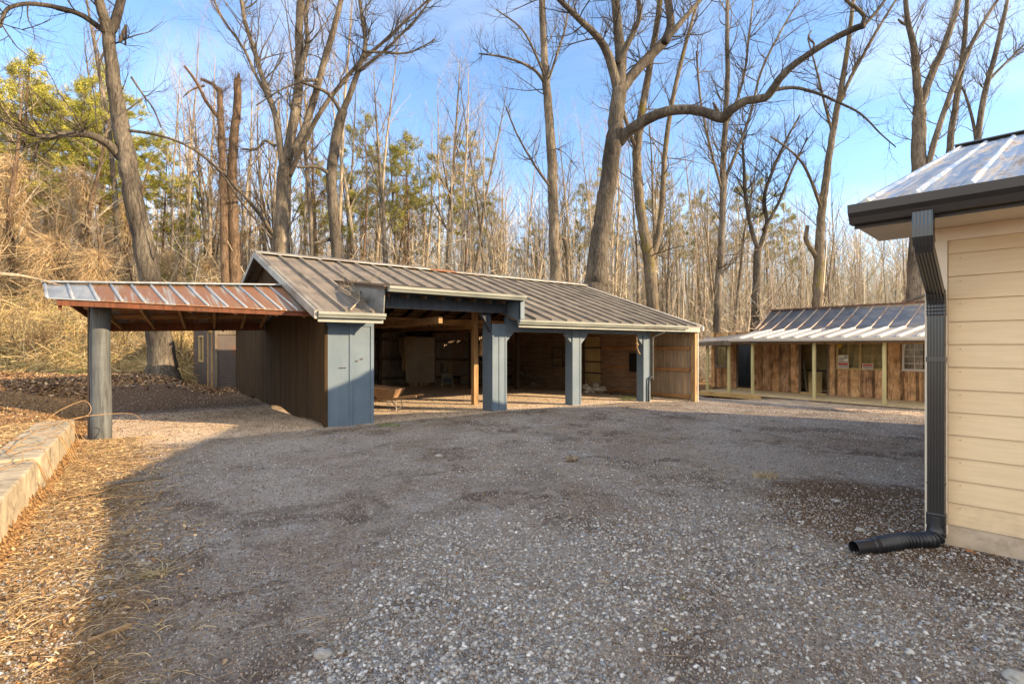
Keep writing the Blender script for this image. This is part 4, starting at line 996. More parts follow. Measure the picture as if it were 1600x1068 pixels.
mb = MB(); mb.box(G, 2.10, 2.25, 2.118, 2.124, 1.55, 1.68); tag(mb.build('sticker', mt('yellow_sticker', (.62, .42, .04), (.55, .38, .05), None, dark=.95), None), 'small yellow sticker in the top left corner of the cabin window', 'sticker')
mb = MB(); g = []; n = 30
for i in range(n+1):
    for jz in range(9):
        u = i/n; g.append(G(.7+1.5*u, 2.42+.035*math.sin(u*32+jz*.35)+.02*math.sin(jz), .72+1.0*jz/8))
mb.add(g, [(i*9+q, (i+1)*9+q, (i+1)*9+q+1, i*9+q+1) for i in range(n) for q in range(8)]); cu = mb.build('curtain', mt('curtain', (.52, .42, .22), (.42, .33, .16), None, grain=(5, 5, 1), dark=.8), cb, smooth=True)
# deck
dk = mt('new_deck_board', (.66, .54, .33), (.56, .45, .27), (.4, .31, .18), grain=(2.2, 14, 14), rz=GR-math.pi/2, rough=.75, dark=.8)
mb = MB(); s = -5
while s < 7.0:
    mb.box(G, s+.005, s+.135, -.14+random.uniform(0, .015), 2.16, D0-.035, D0+random.uniform(-.002, .002)); s += .14
de = mb.build('deck_board', dk, cb)
mb = MB(); mb.box(G, 4.2, 7.02, -.19, -.145, D0-.19, D0-.002); mb.box(G, 6.98, 7.02, -.14, 2.2, D0-.19, D0-.04); mb.build('rim_joist', M['cream'], cb)
mb = MB(); mb.box(G, -5, 4.19, -.15, -.10, D0-.12, D0-.04); mb.build('rim_joist', M['oldwood'], cb)
for s in (6.5, 5.2): mb = MB(); mb.box(G, s, s+.13, .0, .13, -.85, D0-.04); mb.build('pier', M['oldwood'], cb)
pmt = mt('new_pine_post', (.48, .44, .22), (.42, .36, .18), (.3, .25, .13), grain=(12, 12, 1.4), rough=.7, dark=.85)
for s, d_ in ((0, 0), (2.25, 0), (4.64, 0), (5.75, .1), (6.75, .05)):
    mb = MB(); mb.box(G, s-.05, s+.05, d_-.05, d_+.05, D0+.002, 1.80); mb.build('porch_post', pmt, cb, bevel=.006)
mb = MB(); mb.box(G, -5, 7.0, -.05, .05, 1.72, 1.80) if False else mb.box(G, -5, 5.9, .055, .12, 1.68, 1.82)
mb.build('porch_beam', M['wood'], cb)
mb = MB(); mb.box(G, 4.4, 5.0, -.08, -.06, 1.72, 1.76); mb.build('splice_board', M['white'], cb)
PZ = lambda d: 1.92+(d+.35)*.148
mroofp = mt('porch_roof_metal', (.36, .32, .27), (.27, .25, .225), (.18, .145, .115), grain=(2, 2, 2), rough=.5, metal=.15, dark=.85)
mroofu = mt('dark_roof_metal', (.20, .205, .215), (.105, .115, .135), (.26, .21, .16), grain=(3, 3, 3), big=1.3, rough=.42, metal=.3, dark=.6)
d1_ = 2.25; zb_ = PZ(d1_); d2_ = 4.35; zr_ = 3.30
mb = MB()
mb.hexa([G(-5, -.35, PZ(-.35)-.03), G(5.35, -.35, PZ(-.35)-.03), G(5.75, d1_, zb_-.03), G(-5, d1_, zb_-.03), G(-5, -.35, PZ(-.35)), G(5.35, -.35, PZ(-.35)), G(5.75, d1_, zb_), G(-5, d1_, zb_)])
pr = mb.build('porch_or_shade_roof', mroofp, cb)
mb = MB(); s = -4.9
while s < 5.5: 
    MB().bar(G(s, -.36, PZ(-.36)+.03), G(s, d1_-.02, zb_+.03), .11, .055).build('roof_rib', M['white'], pr); s += .55
mb = MB(); mb.hexa([G(5.36, -.3, 1.83), G(7.05, -.3, 1.75), G(8.3, d1_+.2, 2.0), G(5.76, d1_, 2.16), G(5.36, -.3, 1.87), G(7.05, -.3, 1.79), G(8.3, d1_+.2, 2.04), G(5.76, d1_, 2.22)]); mb.build('porch_or_shade_roof', M['caplight'], cb)
mb = MB(); mb.hexa([G(5.4, -.33, 1.66), G(7.08, -.33, 1.60), G(7.08, -.30, 1.60), G(5.4, -.30, 1.66), G(5.4, -.33, 1.83), G(7.08, -.33, 1.75), G(7.08, -.30, 1.75), G(5.4, -.30, 1.83)]); mb.bar(G(7.05, -.3, 1.7), G(8.25, d1_, 1.92), .04, .16); mb.build('fascia', M['oldwood'], cb)
gutter(G, -5, 5.45, -.355, 1.80, M['white'], cb)
mb = MB(); mb.box(G, -5, 5.4, -.33, -.29, 1.74, 1.84); mb.build('fascia', M['oldwood'], cb)
mb = MB()
NZ = 8
def UC(s, w_):  # concave sweep between porch roof and ridge
    d = d1_+(d2_-d1_)*w_; z = zb_+(zr_-zb_)*(.82*w_+.18*w_*w_); return G(s+w_*0, d, z)
g = []
for i in range(NZ+1):
    w_ = i/NZ; g += [UC(-5, w_), UC(5.75+.25*w_, w_)]
mb.add(g, [(2*i, 2*i+1, 2*i+3, 2*i+2) for i in range(NZ)])
ur = mb.build('roof', mroofu, cb, smooth=True)
md = ur.modifiers.new('thickness', 'SOLIDIFY'); md.thickness = .03; md.offset = 0
RIBM = mt('rib_metal', (.40, .31, .23), (.30, .24, .2), (.2, .1, .06), grain=(3, 3, 3), rough=.45, metal=.2)
mb = MB(); s = -4.9
while s < 5.8:
    mb = MB(); mb.tube([UC(s, i/NZ)+Vector((0, 0, .03)) for i in range(NZ+1)], .03, 5); mb.build('roof_rib', RIBM, ur)
    s += .55
mb = MB(); mb.bar(UC(5.74, 0)+Vector((0, 0, .03)), UC(6.0, 1)+Vector((0, 0, .03)), .06, .08)
mb.build('edge_trim', RIBM, ur)
mb = MB(); mb.hexa([G(-5, d2_, zr_-.03), G(6.0, d2_, zr_-.03), G(5.75, 6.9, 1.9), G(-5, 6.9, 1.9), G(-5, d2_, zr_), G(6.0, d2_, zr_), G(5.75, 6.9, 1.94), G(-5, 6.9, 1.94)]); mb.build('rear_roof', mroofu, cb)
mb = MB(); mb.bar(G(-.1, d2_, zr_+.05), G(6.05, d2_, zr_+.05), .16, .07); mb.bar(G(-5, d2_, zr_+.07), G(-.3, d2_, zr_+.07), .16, .07); mb.build('ridge_cap', mt('rusty_cap', (.13, .06, .04), (.09, .05, .035), (.2, .1, .06), rough=.6), ur)
# bits on the ridge
mb = MB(); pts = [G(.7, d2_-.1, zr_+.12), G(.4, d2_, zr_+.18), G(0, d2_, zr_+.3), G(-.25, d2_, zr_+.36), G(-.5, d2_, zr_+.3)]; mb.tube(pts, [.02, .05, .07, .05, .02], 6)
tag(mb.build('ridge_stick', M['oldwood'], None, smooth=True), 'crooked piece of debris lying on the ridge of the cabin roof', 'stick')
mb = MB(); mb.slab([G(5.75, d1_, 2.1), G(5.75, 6.5, 1.9), G(5.95, d2_, zr_-.06)], G(-.04, 0, 0)-G(0, 0, 0)); mb.build('gable_wall', M['oldwood'], cb)
# concrete slab before the deck
sl = [at(1128, 618), at(1170, 616.5), at(1240, 621), at(1290, 627), at(1240, 626), at(1160, 623)]
mb = MB(); mb.slab([p+Vector((0, 0, -.05)) for p in sl], (0, 0, .085)); tag(mb.build('concrete_strip', mt('grey_slab', (.32, .32, .32), (.24, .24, .24), None, grain=(4, 4, 4), dark=.85)), 'grey concrete strip on the ground before the cabin deck', 'slab')
# planks and odd things on the gravel
for i, (px, py, L_, w_, rz, lab) in enumerate(((210, 752, .55, .14, .55, 'weathered short plank half buried in gravel left of the driveway'), (172, 992, .2, .03, 1.0, 'curled brown bark strip low at the left edge of the gravel'))):
    g = at(px, py); L = loc(g+Vector((0, 0, .0)), rz); mb = MB(); mb.box(L, -L_/2, L_/2, -w_/2, w_/2, .0, .025); tag(mb.build('plank' if i == 0 else 'bark_strip', M['oldwood'] if i == 0 else M['wood'], bevel=.003), lab, 'plank' if i == 0 else 'bark')
g = at(893, 721); mb = MB()
for i in range(5): blob(mb, g+Vector((random.uniform(-.06, .06), random.uniform(-.03, .03), .025+.01*i)), (.05, .04, .028), i+40, 8, 6, 1.2)
tag(mb.build('dry_clump', mt('dry_clump', (.3, .24, .17), (.2, .15, .1), (.08, .06, .05), grain=(20, 20, 20))), 'small tan crumpled clump alone on the open gravel', 'clump')
# larger pale stones one can point to
for i, (px, py, r, lab) in enumerate(((1590, 1062, .05, 'pale flat stone at the bottom right corner'), (1345, 829, .035, 'pale stone on the gravel just behind the tip of the black drain pipe'), (1308, 783, .028, 'small white stone on the dark soil beyond the drain pipe'), (686, 713, .045, 'white stone on the gravel in front of the blue panel'), (505, 1024, .04, 'flat tan stone low on the gravel left of centre'))):
    g = at(px, py); mb = MB(); blob(mb, g+Vector((0, 0, r*.25)), (r*1.3, r, r*.55), 50+i, 12, 8, .6); tag(mb.build('pale_stone', mt('pale_stone', (.36, .34, .30), (.27, .255, .23), None, grain=(20, 20, 20), dark=.8), smooth=True), lab, 'stone')
# ---------------- gravel stones (uncountable)
ico = []
phi = (1+5**.5)/2
for a, b in ((1, phi), (-1, phi), (1, -phi), (-1, -phi)): ico += [(0, a, b), (a, b, 0), (b, 0, a)]
ico = np.array(ico)/math.sqrt(1+phi*phi)
import itertools
def hull_faces(v):
    fs = []
    e = min(np.linalg.norm(v[0]-v[i]) for i in range(1, 12))*1.05
    for i, j_, k in itertools.combinations(range(12), 3):
        if np.linalg.norm(v[i]-v[j_]) < e and np.linalg.norm(v[j_]-v[k]) < e and np.linalg.norm(v[i]-v[k]) < e:
            n = np.cross(v[j_]-v[i], v[k]-v[i]); fs.append((i, j_, k) if n.dot(v[i]) > 0 else (i, k, j_))
    return fs
icf = hull_faces(ico)
def outside(X, Y): return ~((((X-3.48)*.688-(Y-4.28)*.726) > -.03) & (((X-3.48)*.726+(Y-4.28)*.688) > -.03))
def stones(n, ylo, yhi, rlo, rhi, thr, seed, keep=None):
    Y = ylo*(yhi/ylo)**rng.random(n); X = Y*(rng.random(n)*2.2-1.1)
    d = .5*vnoise(X, Y, 1.3, seed)+.2*vnoise(X, Y, .38, seed+1)+.3*vnoise(X, Y, 2.6, seed+2)
    lf, cl, mu = zones(X, Y); ok = (d > thr+.20*(rng.random(n)-.5)) & (rng.random(n) > np.maximum(lf*.8, np.maximum(cl*.9, mu*.75)))
    t_, v_ = tv(X, Y); ok &= outside(X, Y) & ~((t_ < .2) & (v_ > -.1) & (rng.random(n) < .88))
    X, Y = X[ok], Y[ok]; n = len(X)
    r = rlo*(rhi/rlo)**(rng.random(n)**2.0)
    sc = np.stack([r*(.8+.6*rng.random(n)), r*(.7+.4*rng.random(n)), r*(.45+.35*rng.random(n))], 1)
    R = rot_mats(rng.normal(0, .3, n), rng.normal(0, .3, n), rng.random(n)*6.28)
    Pp = np.stack([X, Y, gz(X, Y)+sc[:, 2]*.1], 1)
    V, Fc = scatter(ico, icf, Pp, sc, R, .6)
    pal = np.array([(.17, .16, .15), (.25, .24, .225), (.35, .335, .31), (.44, .42, .39), (.28, .235, .19), (.12, .118, .12), (.21, .225, .25), (.54, .52, .49)])
    c = pal[rng.choice(8, n, p=[.2, .24, .2, .09, .09, .07, .08, .03])]*(.8+.4*rng.random((n, 1)))
    return V, Fc, np.repeat(c, 12, 0)
for (n, a, b, r0, r1, thr, sd_) in ((120000, 1.9, 5.5, .0035, .018, .46, 1), (90000, 5, 18, .005, .015, .58, 1)):
    V, Fc, c = stones(n, a, b, r0, r1, thr, sd_); tag(np_mesh('gravel', V, Fc, M['stone'], cols=c, smooth=False), 'grey and white crushed gravel over the driveway' if a < 3 else 'finer far gravel towards the sheds', 'gravel', kind='stuff')
n = 150000; Y = 1.9*(17/1.9)**rng.random(n); X = Y*(rng.random(n)*2.2-1.1); lf, cl, mu = zones(X, Y); ok = outside(X, Y) & (rng.random(n) > lf*.7) & (rng.random(n) > cl*.25); X, Y = X[ok], Y[ok]; n = len(X)
r = (.0022+.004*rng.random(n)**2)*(1+Y*.09); V, Fc = scatter(ico, icf, np.stack([X, Y, gz(X, Y)+r*.3], 1), np.stack([r*1.3, r, r*.8], 1), rot_mats(rng.random(n)*6, rng.random(n)*6, rng.random(n)*6), .6)
c = np.array([(.17, .125, .09), (.11, .08, .06), (.25, .195, .15), (.21, .18, .155), (.32, .29, .26)])[rng.integers(0, 5, n)]*(.7+.6*rng.random((n, 1)))
tag(np_mesh('soil_crumbs', V, Fc, M['stone'], cols=np.repeat(c, 12, 0)), 'small brown crumbs of soil and grit between the gravel', 'soil', kind='stuff')
# ---------------- leaf litter and straw
lv = np.array([(-.5, 0, .06), (-.15, .28, .12), (.35, .2, .1), (.6, 0, .04), (.3, -.22, .14), (-.2, -.26, .1), (0, 0, 0)])
lfc = [(0, 6, 1), (1, 6, 2), (2, 6, 3), (3, 6, 4), (4, 6, 5), (5, 6, 0)]
def leaves(X, Y, size, pal, lift=.012, tilt=.5):
    n = len(X); s = size*(.6+.8*rng.random(n)); R = rot_mats(rng.normal(0, tilt, n), rng.normal(0, tilt, n), rng.random(n)*6.28)
    Pp = np.stack([X, Y, gz(X, Y)+lift*(.4+1.6*rng.random(n))], 1); V, Fc = scatter(lv, lfc, Pp, np.stack([s, s*(.6+.5*rng.random(n)), s*(.5+1.3*rng.random(n))], 1), R)
    c = np.array(pal)[rng.integers(0, len(pal), n)]*(.7+.6*rng.random((n, 1))); return V, Fc, np.repeat(c, 7, 0)
LP = [(.30, .17, .075), (.21, .12, .06), (.38, .25, .13), (.15, .09, .05), (.44, .32, .19), (.10, .065, .042), (.26, .18, .105)]
def sample(n, x0, x1, y0, y1, f):
    X = x0+(x1-x0)*rng.random(n); Y = y0+(y1-y0)*rng.random(n); k = rng.random(n) < f(X, Y); return X[k], Y[k]
X, Y = sample(110000, -17, -2, 1.8, 16, lambda x, y: zones(x, y)[0]*np.clip(7/np.hypot(x, y), 0, 1))
V, Fc, c = leaves(X, Y, .034, LP); tag(np_mesh('leaf_litter', V, Fc, M['tint'], cols=c), 'orange-brown dead leaves over the left bank', 'leaves', kind='stuff')
X, Y = sample(70000, -26, 2, 14, 32, lambda x, y: zones(x, y)[0])
V, Fc, c = leaves(X, Y, .11, LP+[(.10, .06, .04)]*3); tag(np_mesh('leaf_litter', V, Fc, M['tint'], cols=c), 'dark leaf carpet behind the carport', 'leaves', kind='stuff')
X, Y = sample(5200, -8, 8, 1.9, 14, lambda x, y: .16+.5*(vnoise(x, y, 1.3, 9) > .6)); k = (((X-3.48)*.72+(Y-4.28)*.694) < -.05) | (X < 3); X, Y = X[k], Y[k]
V, Fc, c = leaves(X, Y, .026, LP+[(.22, .17, .11)]*4, .008); tag(np_mesh('leaf_scraps', V, Fc, M['tint'], cols=c), 'brown leaf scraps scattered over the gravel', 'leaves', kind='stuff')
X, Y = sample(9000, -16, -3, 8, 22, lambda x, y: (tv(x, y)[0] < .0)*(tv(x, y)[1] > -.5)*(tv(x, y)[1] < 10)*(.25+.75*(vnoise(x, y, 1.2, 61) > .55)))
V, Fc, c = leaves(X, Y, .04, [(.17, .10, .06), (.11, .07, .045), (.25, .15, .08), (.3, .2, .12)], .006); tag(np_mesh('leaf_scraps', V, Fc, M['tint'], cols=c), 'dark leaf scraps on the dirt under the carport', 'leaves', kind='stuff')
def straws(X, Y, L_, pal, w_=.0028, lift=.02):
    n = len(X); a = rng.random(n)*6.28; L_ = L_*(.5+rng.random(n)); b = a+rng.normal(0, .5, n); s = np.linspace(0, 1, 5)
    px = X[:, None]+np.cos(a)[:, None]*L_[:, None]*s+np.cos(b)[:, None]*L_[:, None]*s*s*.5; py = Y[:, None]+np.sin(a)[:, None]*L_[:, None]*s+np.sin(b)[:, None]*L_[:, None]*s*s*.5
    pz = gz(px, py)+.004+lift*rng.random((n, 1))*(.3+np.sin(s*3.1))
    V, Fc = ribbons(np.stack([px, py, pz], -1), w_*(.6+.8*rng.random(n))); c = np.array(pal)[rng.integers(0, len(pal), n)]*(.7+.5*rng.random((n, 1))); return V, Fc, np.repeat(c, 10, 0)
SP = [(.42, .31, .16), (.33, .23, .115), (.23, .15, .08), (.50, .39, .22), (.15, .10, .055)]
X, Y = sample(60000, -7.5, -1.6, 1.8, 10.5, lambda x, y: np.clip(zones(x, y)[0]*1.2, 0, 1)); V, Fc, c = straws(X, Y, .10, SP, .0026, .022)
tag(np_mesh('dry_straw', V, Fc, M['tint'], cols=c), 'dry pine straw beside the concrete beam', 'straw', kind='stuff')
X, Y = sample(42000, -7, 9, 1.9, 14, lambda x, y: .12+.88*(vnoise(x, y, 1.1, 21) > .60)); k = (((X-3.48)*.72+(Y-4.28)*.694) < -.05) | (X < 3); X, Y = X[k], Y[k]
V, Fc, c = straws(X, Y, .07, [(.26, .18, .11), (.14, .10, .07), (.36, .28, .18)], .0024, .009)
tag(np_mesh('straw_scraps', V, Fc, M['tint'], cols=c), 'thin dark twigs and straw pressed into the gravel', 'straw', kind='stuff')
# grass tufts
def tuft(px, py, r, n, L_, pal, label, name='grass_tuft', flat=.4):
    g = at(px, py); a = rng.random(n)*6.28; rr = r*np.sqrt(rng.random(n)); X = g.x+rr*np.cos(a); Y = g.y+rr*np.sin(a)*.6; d = rng.random(n)*6.28; s = np.linspace(0, 1, 4); L2 = L_*(.5+rng.random(n))
    px_ = X[:, None]+np.cos(d)[:, None]*L2[:, None]*s*s*(1-flat*.3)*1.2*flat*2; py_ = Y[:, None]+np.sin(d)[:, None]*L2[:, None]*s*s*flat*2; pz = gz(X, Y)[:, None]+L2[:, None]*s*(1-flat*s*.6)
    V, Fc = ribbons(np.stack([px_, py_, pz], -1), .006*np.ones((n, 4))*np.linspace(1, .2, 4)); c = np.array(pal)[rng.integers(0, len(pal), n)]*(.7+.5*rng.random((n, 1)))
    tag(np_mesh(name, V, Fc, M['tint'], cols=np.repeat(c, 8, 0)), label, 'grass', kind='stuff')
GRN = [(.10, .17, .035), (.16, .22, .05), (.2, .2, .08)]; TAN = [(.45, .36, .2), (.35, .27, .15), (.28, .22, .12)]
tuft(982, 625, .35, 260, .14, GRN, 'green weeds before the right blue posts'); tuft(1008, 622, .3, 200, .13, GRN, 'green weeds at the foot of the right blue post'); tuft(608, 665, .22, 160, .05, GRN, 'small green tuft beside the blue panel')
tuft(1195, 745, .16, 160, .08, TAN, 'dry tan tuft on the right gravel'); tuft(240, 900, .10, 120, .07, TAN, 'flattened pale grass tuft on the left gravel', flat=.9); tuft(1060, 620, .4, 220, .22, TAN, 'dry weeds before the end wall'); tuft(120, 585, .7, 110, .2, GRN, 'green sprigs in the leaves by the thicket')
for i, (px, py, s, lab) in enumerate(((283, 900, .05, 'tan oak leaf lying on the gravel at the left'), (190, 944, .035, 'small orange leaf at the shadow edge'), (1068, 938, .045, 'yellow-green leaf on the gravel right of centre'), (1040, 986, .03, 'small yellow leaf on the gravel low right of centre'), (1515, 866, .08, 'rust brown oak leaf against the house foundation'), (208, 760, .06, 'curled brown leaf beside the short plank'))):
    g = at(px, py); n = 1; R = rot_mats(np.array([.2]), np.array([.1]), np.array([i*1.3])); V, Fc = scatter(lv, lfc, np.array([[g.x, g.y, g.z+.012+(.01 if i == 4 else 0)]]), np.array([[s, s*.7, s]]), R)
    col = [(.42, .30, .17), (.5, .24, .05), (.24, .26, .04), (.42, .4, .08), (.30, .11, .04), (.3, .17, .08)][i]; tag(np_mesh('fallen_leaf', V, Fc, M['tint'], cols=np.repeat([col], 7, 0)), lab, 'leaf')

# ---------------- trees
def limb(mb, path, rads, twigs=6, tl=1.6, lv=2, wob=.28, up=.10, kids=(2, 4), tmin=.25, flat=False):
    """path: world points; adds twig sprays along it"""
    c = catmull([Vector(p) for p in path], 4); n = len(c); R = []
    for i in range(n):
        k = i/(n-1)*(len(rads)-1); q = min(int(k), len(rads)-2); R.append(rads[q]+(rads[q+1]-rads[q])*(k-q))
    c = [p+Vector((random.gauss(0, .06*R[i]), random.gauss(0, .08*R[i]), 0)) for i, p in enumerate(c)]
    mb.tube(c, R, 12 if rads[0] > .2 else (8 if rads[0] > .07 else 5), cap=True)
    return c, R
def twigs(mb, c, R, n, tl, lv=2, tmin=.25, wob=.28, up=.10, kids=(2, 4), spread=1.):
    for _ in range(n):
        i = random.randint(int(tmin*(len(c)-1)), len(c)-2); d = (c[i+1]-c[i]).normalized()
        f = Vector((random.gauss(0, 1), random.gauss(0, 1), random.gauss(.2, .7))).normalized()
        grow(mb, c[i], d*.8+f*spread*.9, tl*1.35*random.uniform(.5, 1.3), min(R[i]*.45, .028*tl/1.6), lv, .2, up, 6, (3, 5), .6, None, .5, .8)
def hero(name, label, Y, limbs, mat, cat='tree', group=None, base=None, tw=1.6):
    """limbs: list of (pixel path [(px,py,r_px)...], depth drift, n twigs, twig length)"""
    b = limbs[0][0][0]; X = (b[0]-800)/FPX*Y; g = float(gz(X, Y)); root = empty(name, (X, Y, g), label, cat, group)
    for i, (path, drift, n, tl) in enumerate(limbs):
        pts = []; rd = []; rk = .9 if i else 1.
        for k, (px, py, r) in enumerate(path):
            Yk = Y+drift*k/(len(path)-1); pts.append(P(px, py, Yk)); rd.append(rk*r/FPX*Yk)
        if i == 0:
            p0 = pts[0]; pts.insert(0, Vector((p0.x, p0.y, min(g, p0.z-.4)-.3)))
            rd.insert(0, rd[0]*1.1)
        mb = MB(); c, R = limb(mb, pts, rd)
        if i == 0:
            mb.build('trunk', mat, root, smooth=True); mb = MB()
            if n: twigs(mb, c, R, int(n*tw), tl); mb.build('twigs', mat, root, smooth=True)
        else:
            twigs(mb, c, R, int(n*tw), tl); mb.build('limb', mat, root, smooth=True)
    return root
hero('leaning_tree', 'big leaning bare tree rising behind the log-pole carport with its trunk foot in shade', 20, [
 ([(256, 600, 26), (255, 585, 22), (252, 550, 18.5), (246, 500, 16), (236, 440, 15), (221, 370, 14), (209, 310, 13.2), (201, 262, 13), (196, 232, 12.5), (187, 190, 11.5), (178, 130, 9.5), (172, 80, 8.5), (170, 52, 8.5)], 0, 6, 2.0),
 ([(170, 55, 9), (160, 20, 8), (150, -20, 7), (140, -70, 5)], -1, 8, 2), ([(170, 55, 8), (184, 22, 7), (191, -10, 6), (196, -60, 5)], 1, 8, 2),
 ([(166, 52, 5), (130, 25, 4.5), (90, 12, 4), (45, 6, 3.5), (12, 14, 3), (0, 42, 2.5)], -2, 7, 1.6),
 ([(190, 246, 9), (165, 222, 7), (135, 210, 6), (100, 210, 5), (65, 214, 3.5), (35, 205, 2)], -2.5, 16, 1.5),
 ([(188, 66, 3), (197, 40, 2), (196, 70, 1.5)], .3, 3, .8),
 ([(200, 204, 3), (250, 212, 2.3), (300, 232, 2), (345, 270, 1.8), (380, 320, 1.5), (425, 372, 1.2)], 2, 8, 1.0),
 ([(205, 120, 2), (225, 150, 1.5), (240, 170, 1.3), (252, 200, 1.)], 1, 5, 1.2), ([(176, 236, 4), (172, 226, 3.4), (174, 222, 3)], -.3, 0, 1)], M['oak'])
hero('multi_stem_tree', 'tall grey bare tree splitting into five stems behind the shed ridge', 29, [
 ([(438, 400, 13), (440, 360, 11.5), (443, 300, 11), (446, 262, 11)], 0, 2, 2),
 ([(446, 266, 8), (455, 210, 8), (464, 160, 8), (468, 100, 7), (467, 50, 6.5), (470, -20, 6), (472, -80, 4)], 1, 12, 2.4),
 ([(443, 270, 6), (434, 200, 5.5), (424, 160, 5), (408, 115, 4.5), (398, 80, 4), (382, 30, 3.5), (374, -30, 3)], -1, 12, 2.4),
 ([(450, 250, 7), (470, 215, 6.5), (488, 165, 6), (505, 100, 5.5), (522, 45, 5), (535, -10, 4), (545, -60, 3)], 2, 12, 2.4),
 ([(452, 275, 5), (470, 235, 4.4), (498, 180, 4), (530, 135, 3.6), (565, 95, 3.2), (605, 60, 2.6), (645, 22, 2), (675, -5, 1.5)], -2, 14, 1.8),
 ([(422, 158, 3), (400, 118, 2.6), (380, 75, 2.2), (350, 32, 1.8), (330, -10, 1.4)], -2, 10, 1.8),
 ([(430, 228, 3), (414, 220, 2.4), (402, 233, 2), (378, 233, 1.4)], -2, 5, 1.2), ([(433, 376, 4), (405, 334, 3.2), (372, 296, 2.4), (340, 262, 1.6), (300, 228, 1.2)], -4, 6, 1.2),
 ([(463, 120, 5), (480, 70, 4), (478, 20, 3.4), (490, -30, 3)], 1.5, 10, 2.2), ([(497, 125, 3), (470, 128, 2), (440, 140, 1.5), (400, 165, 1)], -1, 6, 1.2)], M['bark'])
hero('forked_tree', 'bare forked tree with a bent trunk just right of the five-stemmed tree', 27, [
 ([(527, 405, 9), (524, 370, 8.5), (521, 325, 8), (518, 285, 8), (521, 240, 8), (529, 200, 7.5), (535, 172, 7)], 0, 3, 1.8),
 ([(535, 175, 5.5), (548, 145, 5), (560, 110, 4.5), (571, 70, 4), (566, 30, 3.2), (558, -30, 2.6)], 1, 12, 2),
 ([(533, 176, 3.5), (515, 148, 3.2), (492, 136, 2.8), (470, 128, 2)], -1, 6, 1.4), ([(560, 112, 3), (590, 88, 2.6), (615, 66, 2.2), (650, 30, 1.8), (672, 0, 1.3)], -1, 12, 1.4),
 ([(566, 80, 2.5), (600, 82, 2), (640, 82, 1.6), (680, 62, 1.2)], 1.5, 10, 1.0), ([(518, 275, 4), (500, 262, 3.2), (484, 260, 2.6), (465, 262, 1.8)], -1.5, 4, 1.2), ([(519, 372, 3.5), (505, 377, 3), (490, 380, 2.2)], -.5, 1, .6)], M['oak'])
hero('broken_snag', 'broken-topped reddish snag wrapped in dead vines', 27, [([(366, 445, 10), (366, 400, 9), (364, 340, 8), (362, 280, 7.5), (365, 220, 6.5), (370, 170, 6), (371, 124, 5)], 0, 60, .75), ([(372, 124, 3.5), (373, 117, 2), (371, 112, .5)], 0, 0, 1)], M['snag'])
hero('broken_snag', 'thinner snag with two splintered arms left of the broken-topped one', 26.5, [([(352, 445, 6), (351, 380, 6), (349, 300, 5.5), (346, 220, 5), (344, 170, 4.5), (343, 138, 4)], 0, 50, .7),
 ([(343, 145, 3.5), (333, 132, 3), (315, 124, 2.5)], .4, 2, .5), ([(341, 184, 3), (322, 158, 3), (308, 130, 2.6), (288, 103, 2)], -1, 4, .7), ([(320, 134, 1.8), (300, 140, 1.5), (286, 152, .9)], -.5, 1, .4)], M['snag'])
hero('straight_tree', 'tall straight bare trunk left of the big oak', 31, [
 ([(868, 450, 8.5), (867, 400, 8.5), (865, 330, 8), (863, 260, 8), (859, 200, 7), (855, 150, 6.5), (852, 110, 6), (849, 60, 5), (846, 0, 4.4), (845, -60, 3)], 0, 10, 2.2),
 ([(853, 134, 3), (838, 112, 2.6), (812, 97, 2.2), (780, 88, 1.8), (748, 84, 1.2)], -2, 9, 1.3), ([(855, 130, 2.6), (838, 88, 2), (815, 45, 1.6), (775, 15, 1)], -1.5, 8, 1.2), ([(857, 125, 2.4), (872, 80, 2), (884, 40, 1.6), (890, -10, 1)], 1.5, 8, 1.4),
 ([(866, 300, 2.6), (838, 262, 2), (808, 210, 1.5), (790, 165, 1)], -2, 8, 1.6), ([(868, 395, 3), (876, 372, 3.6), (885, 384, 4), (888, 450, 4)], .4, 0, 1)], M['bark'])
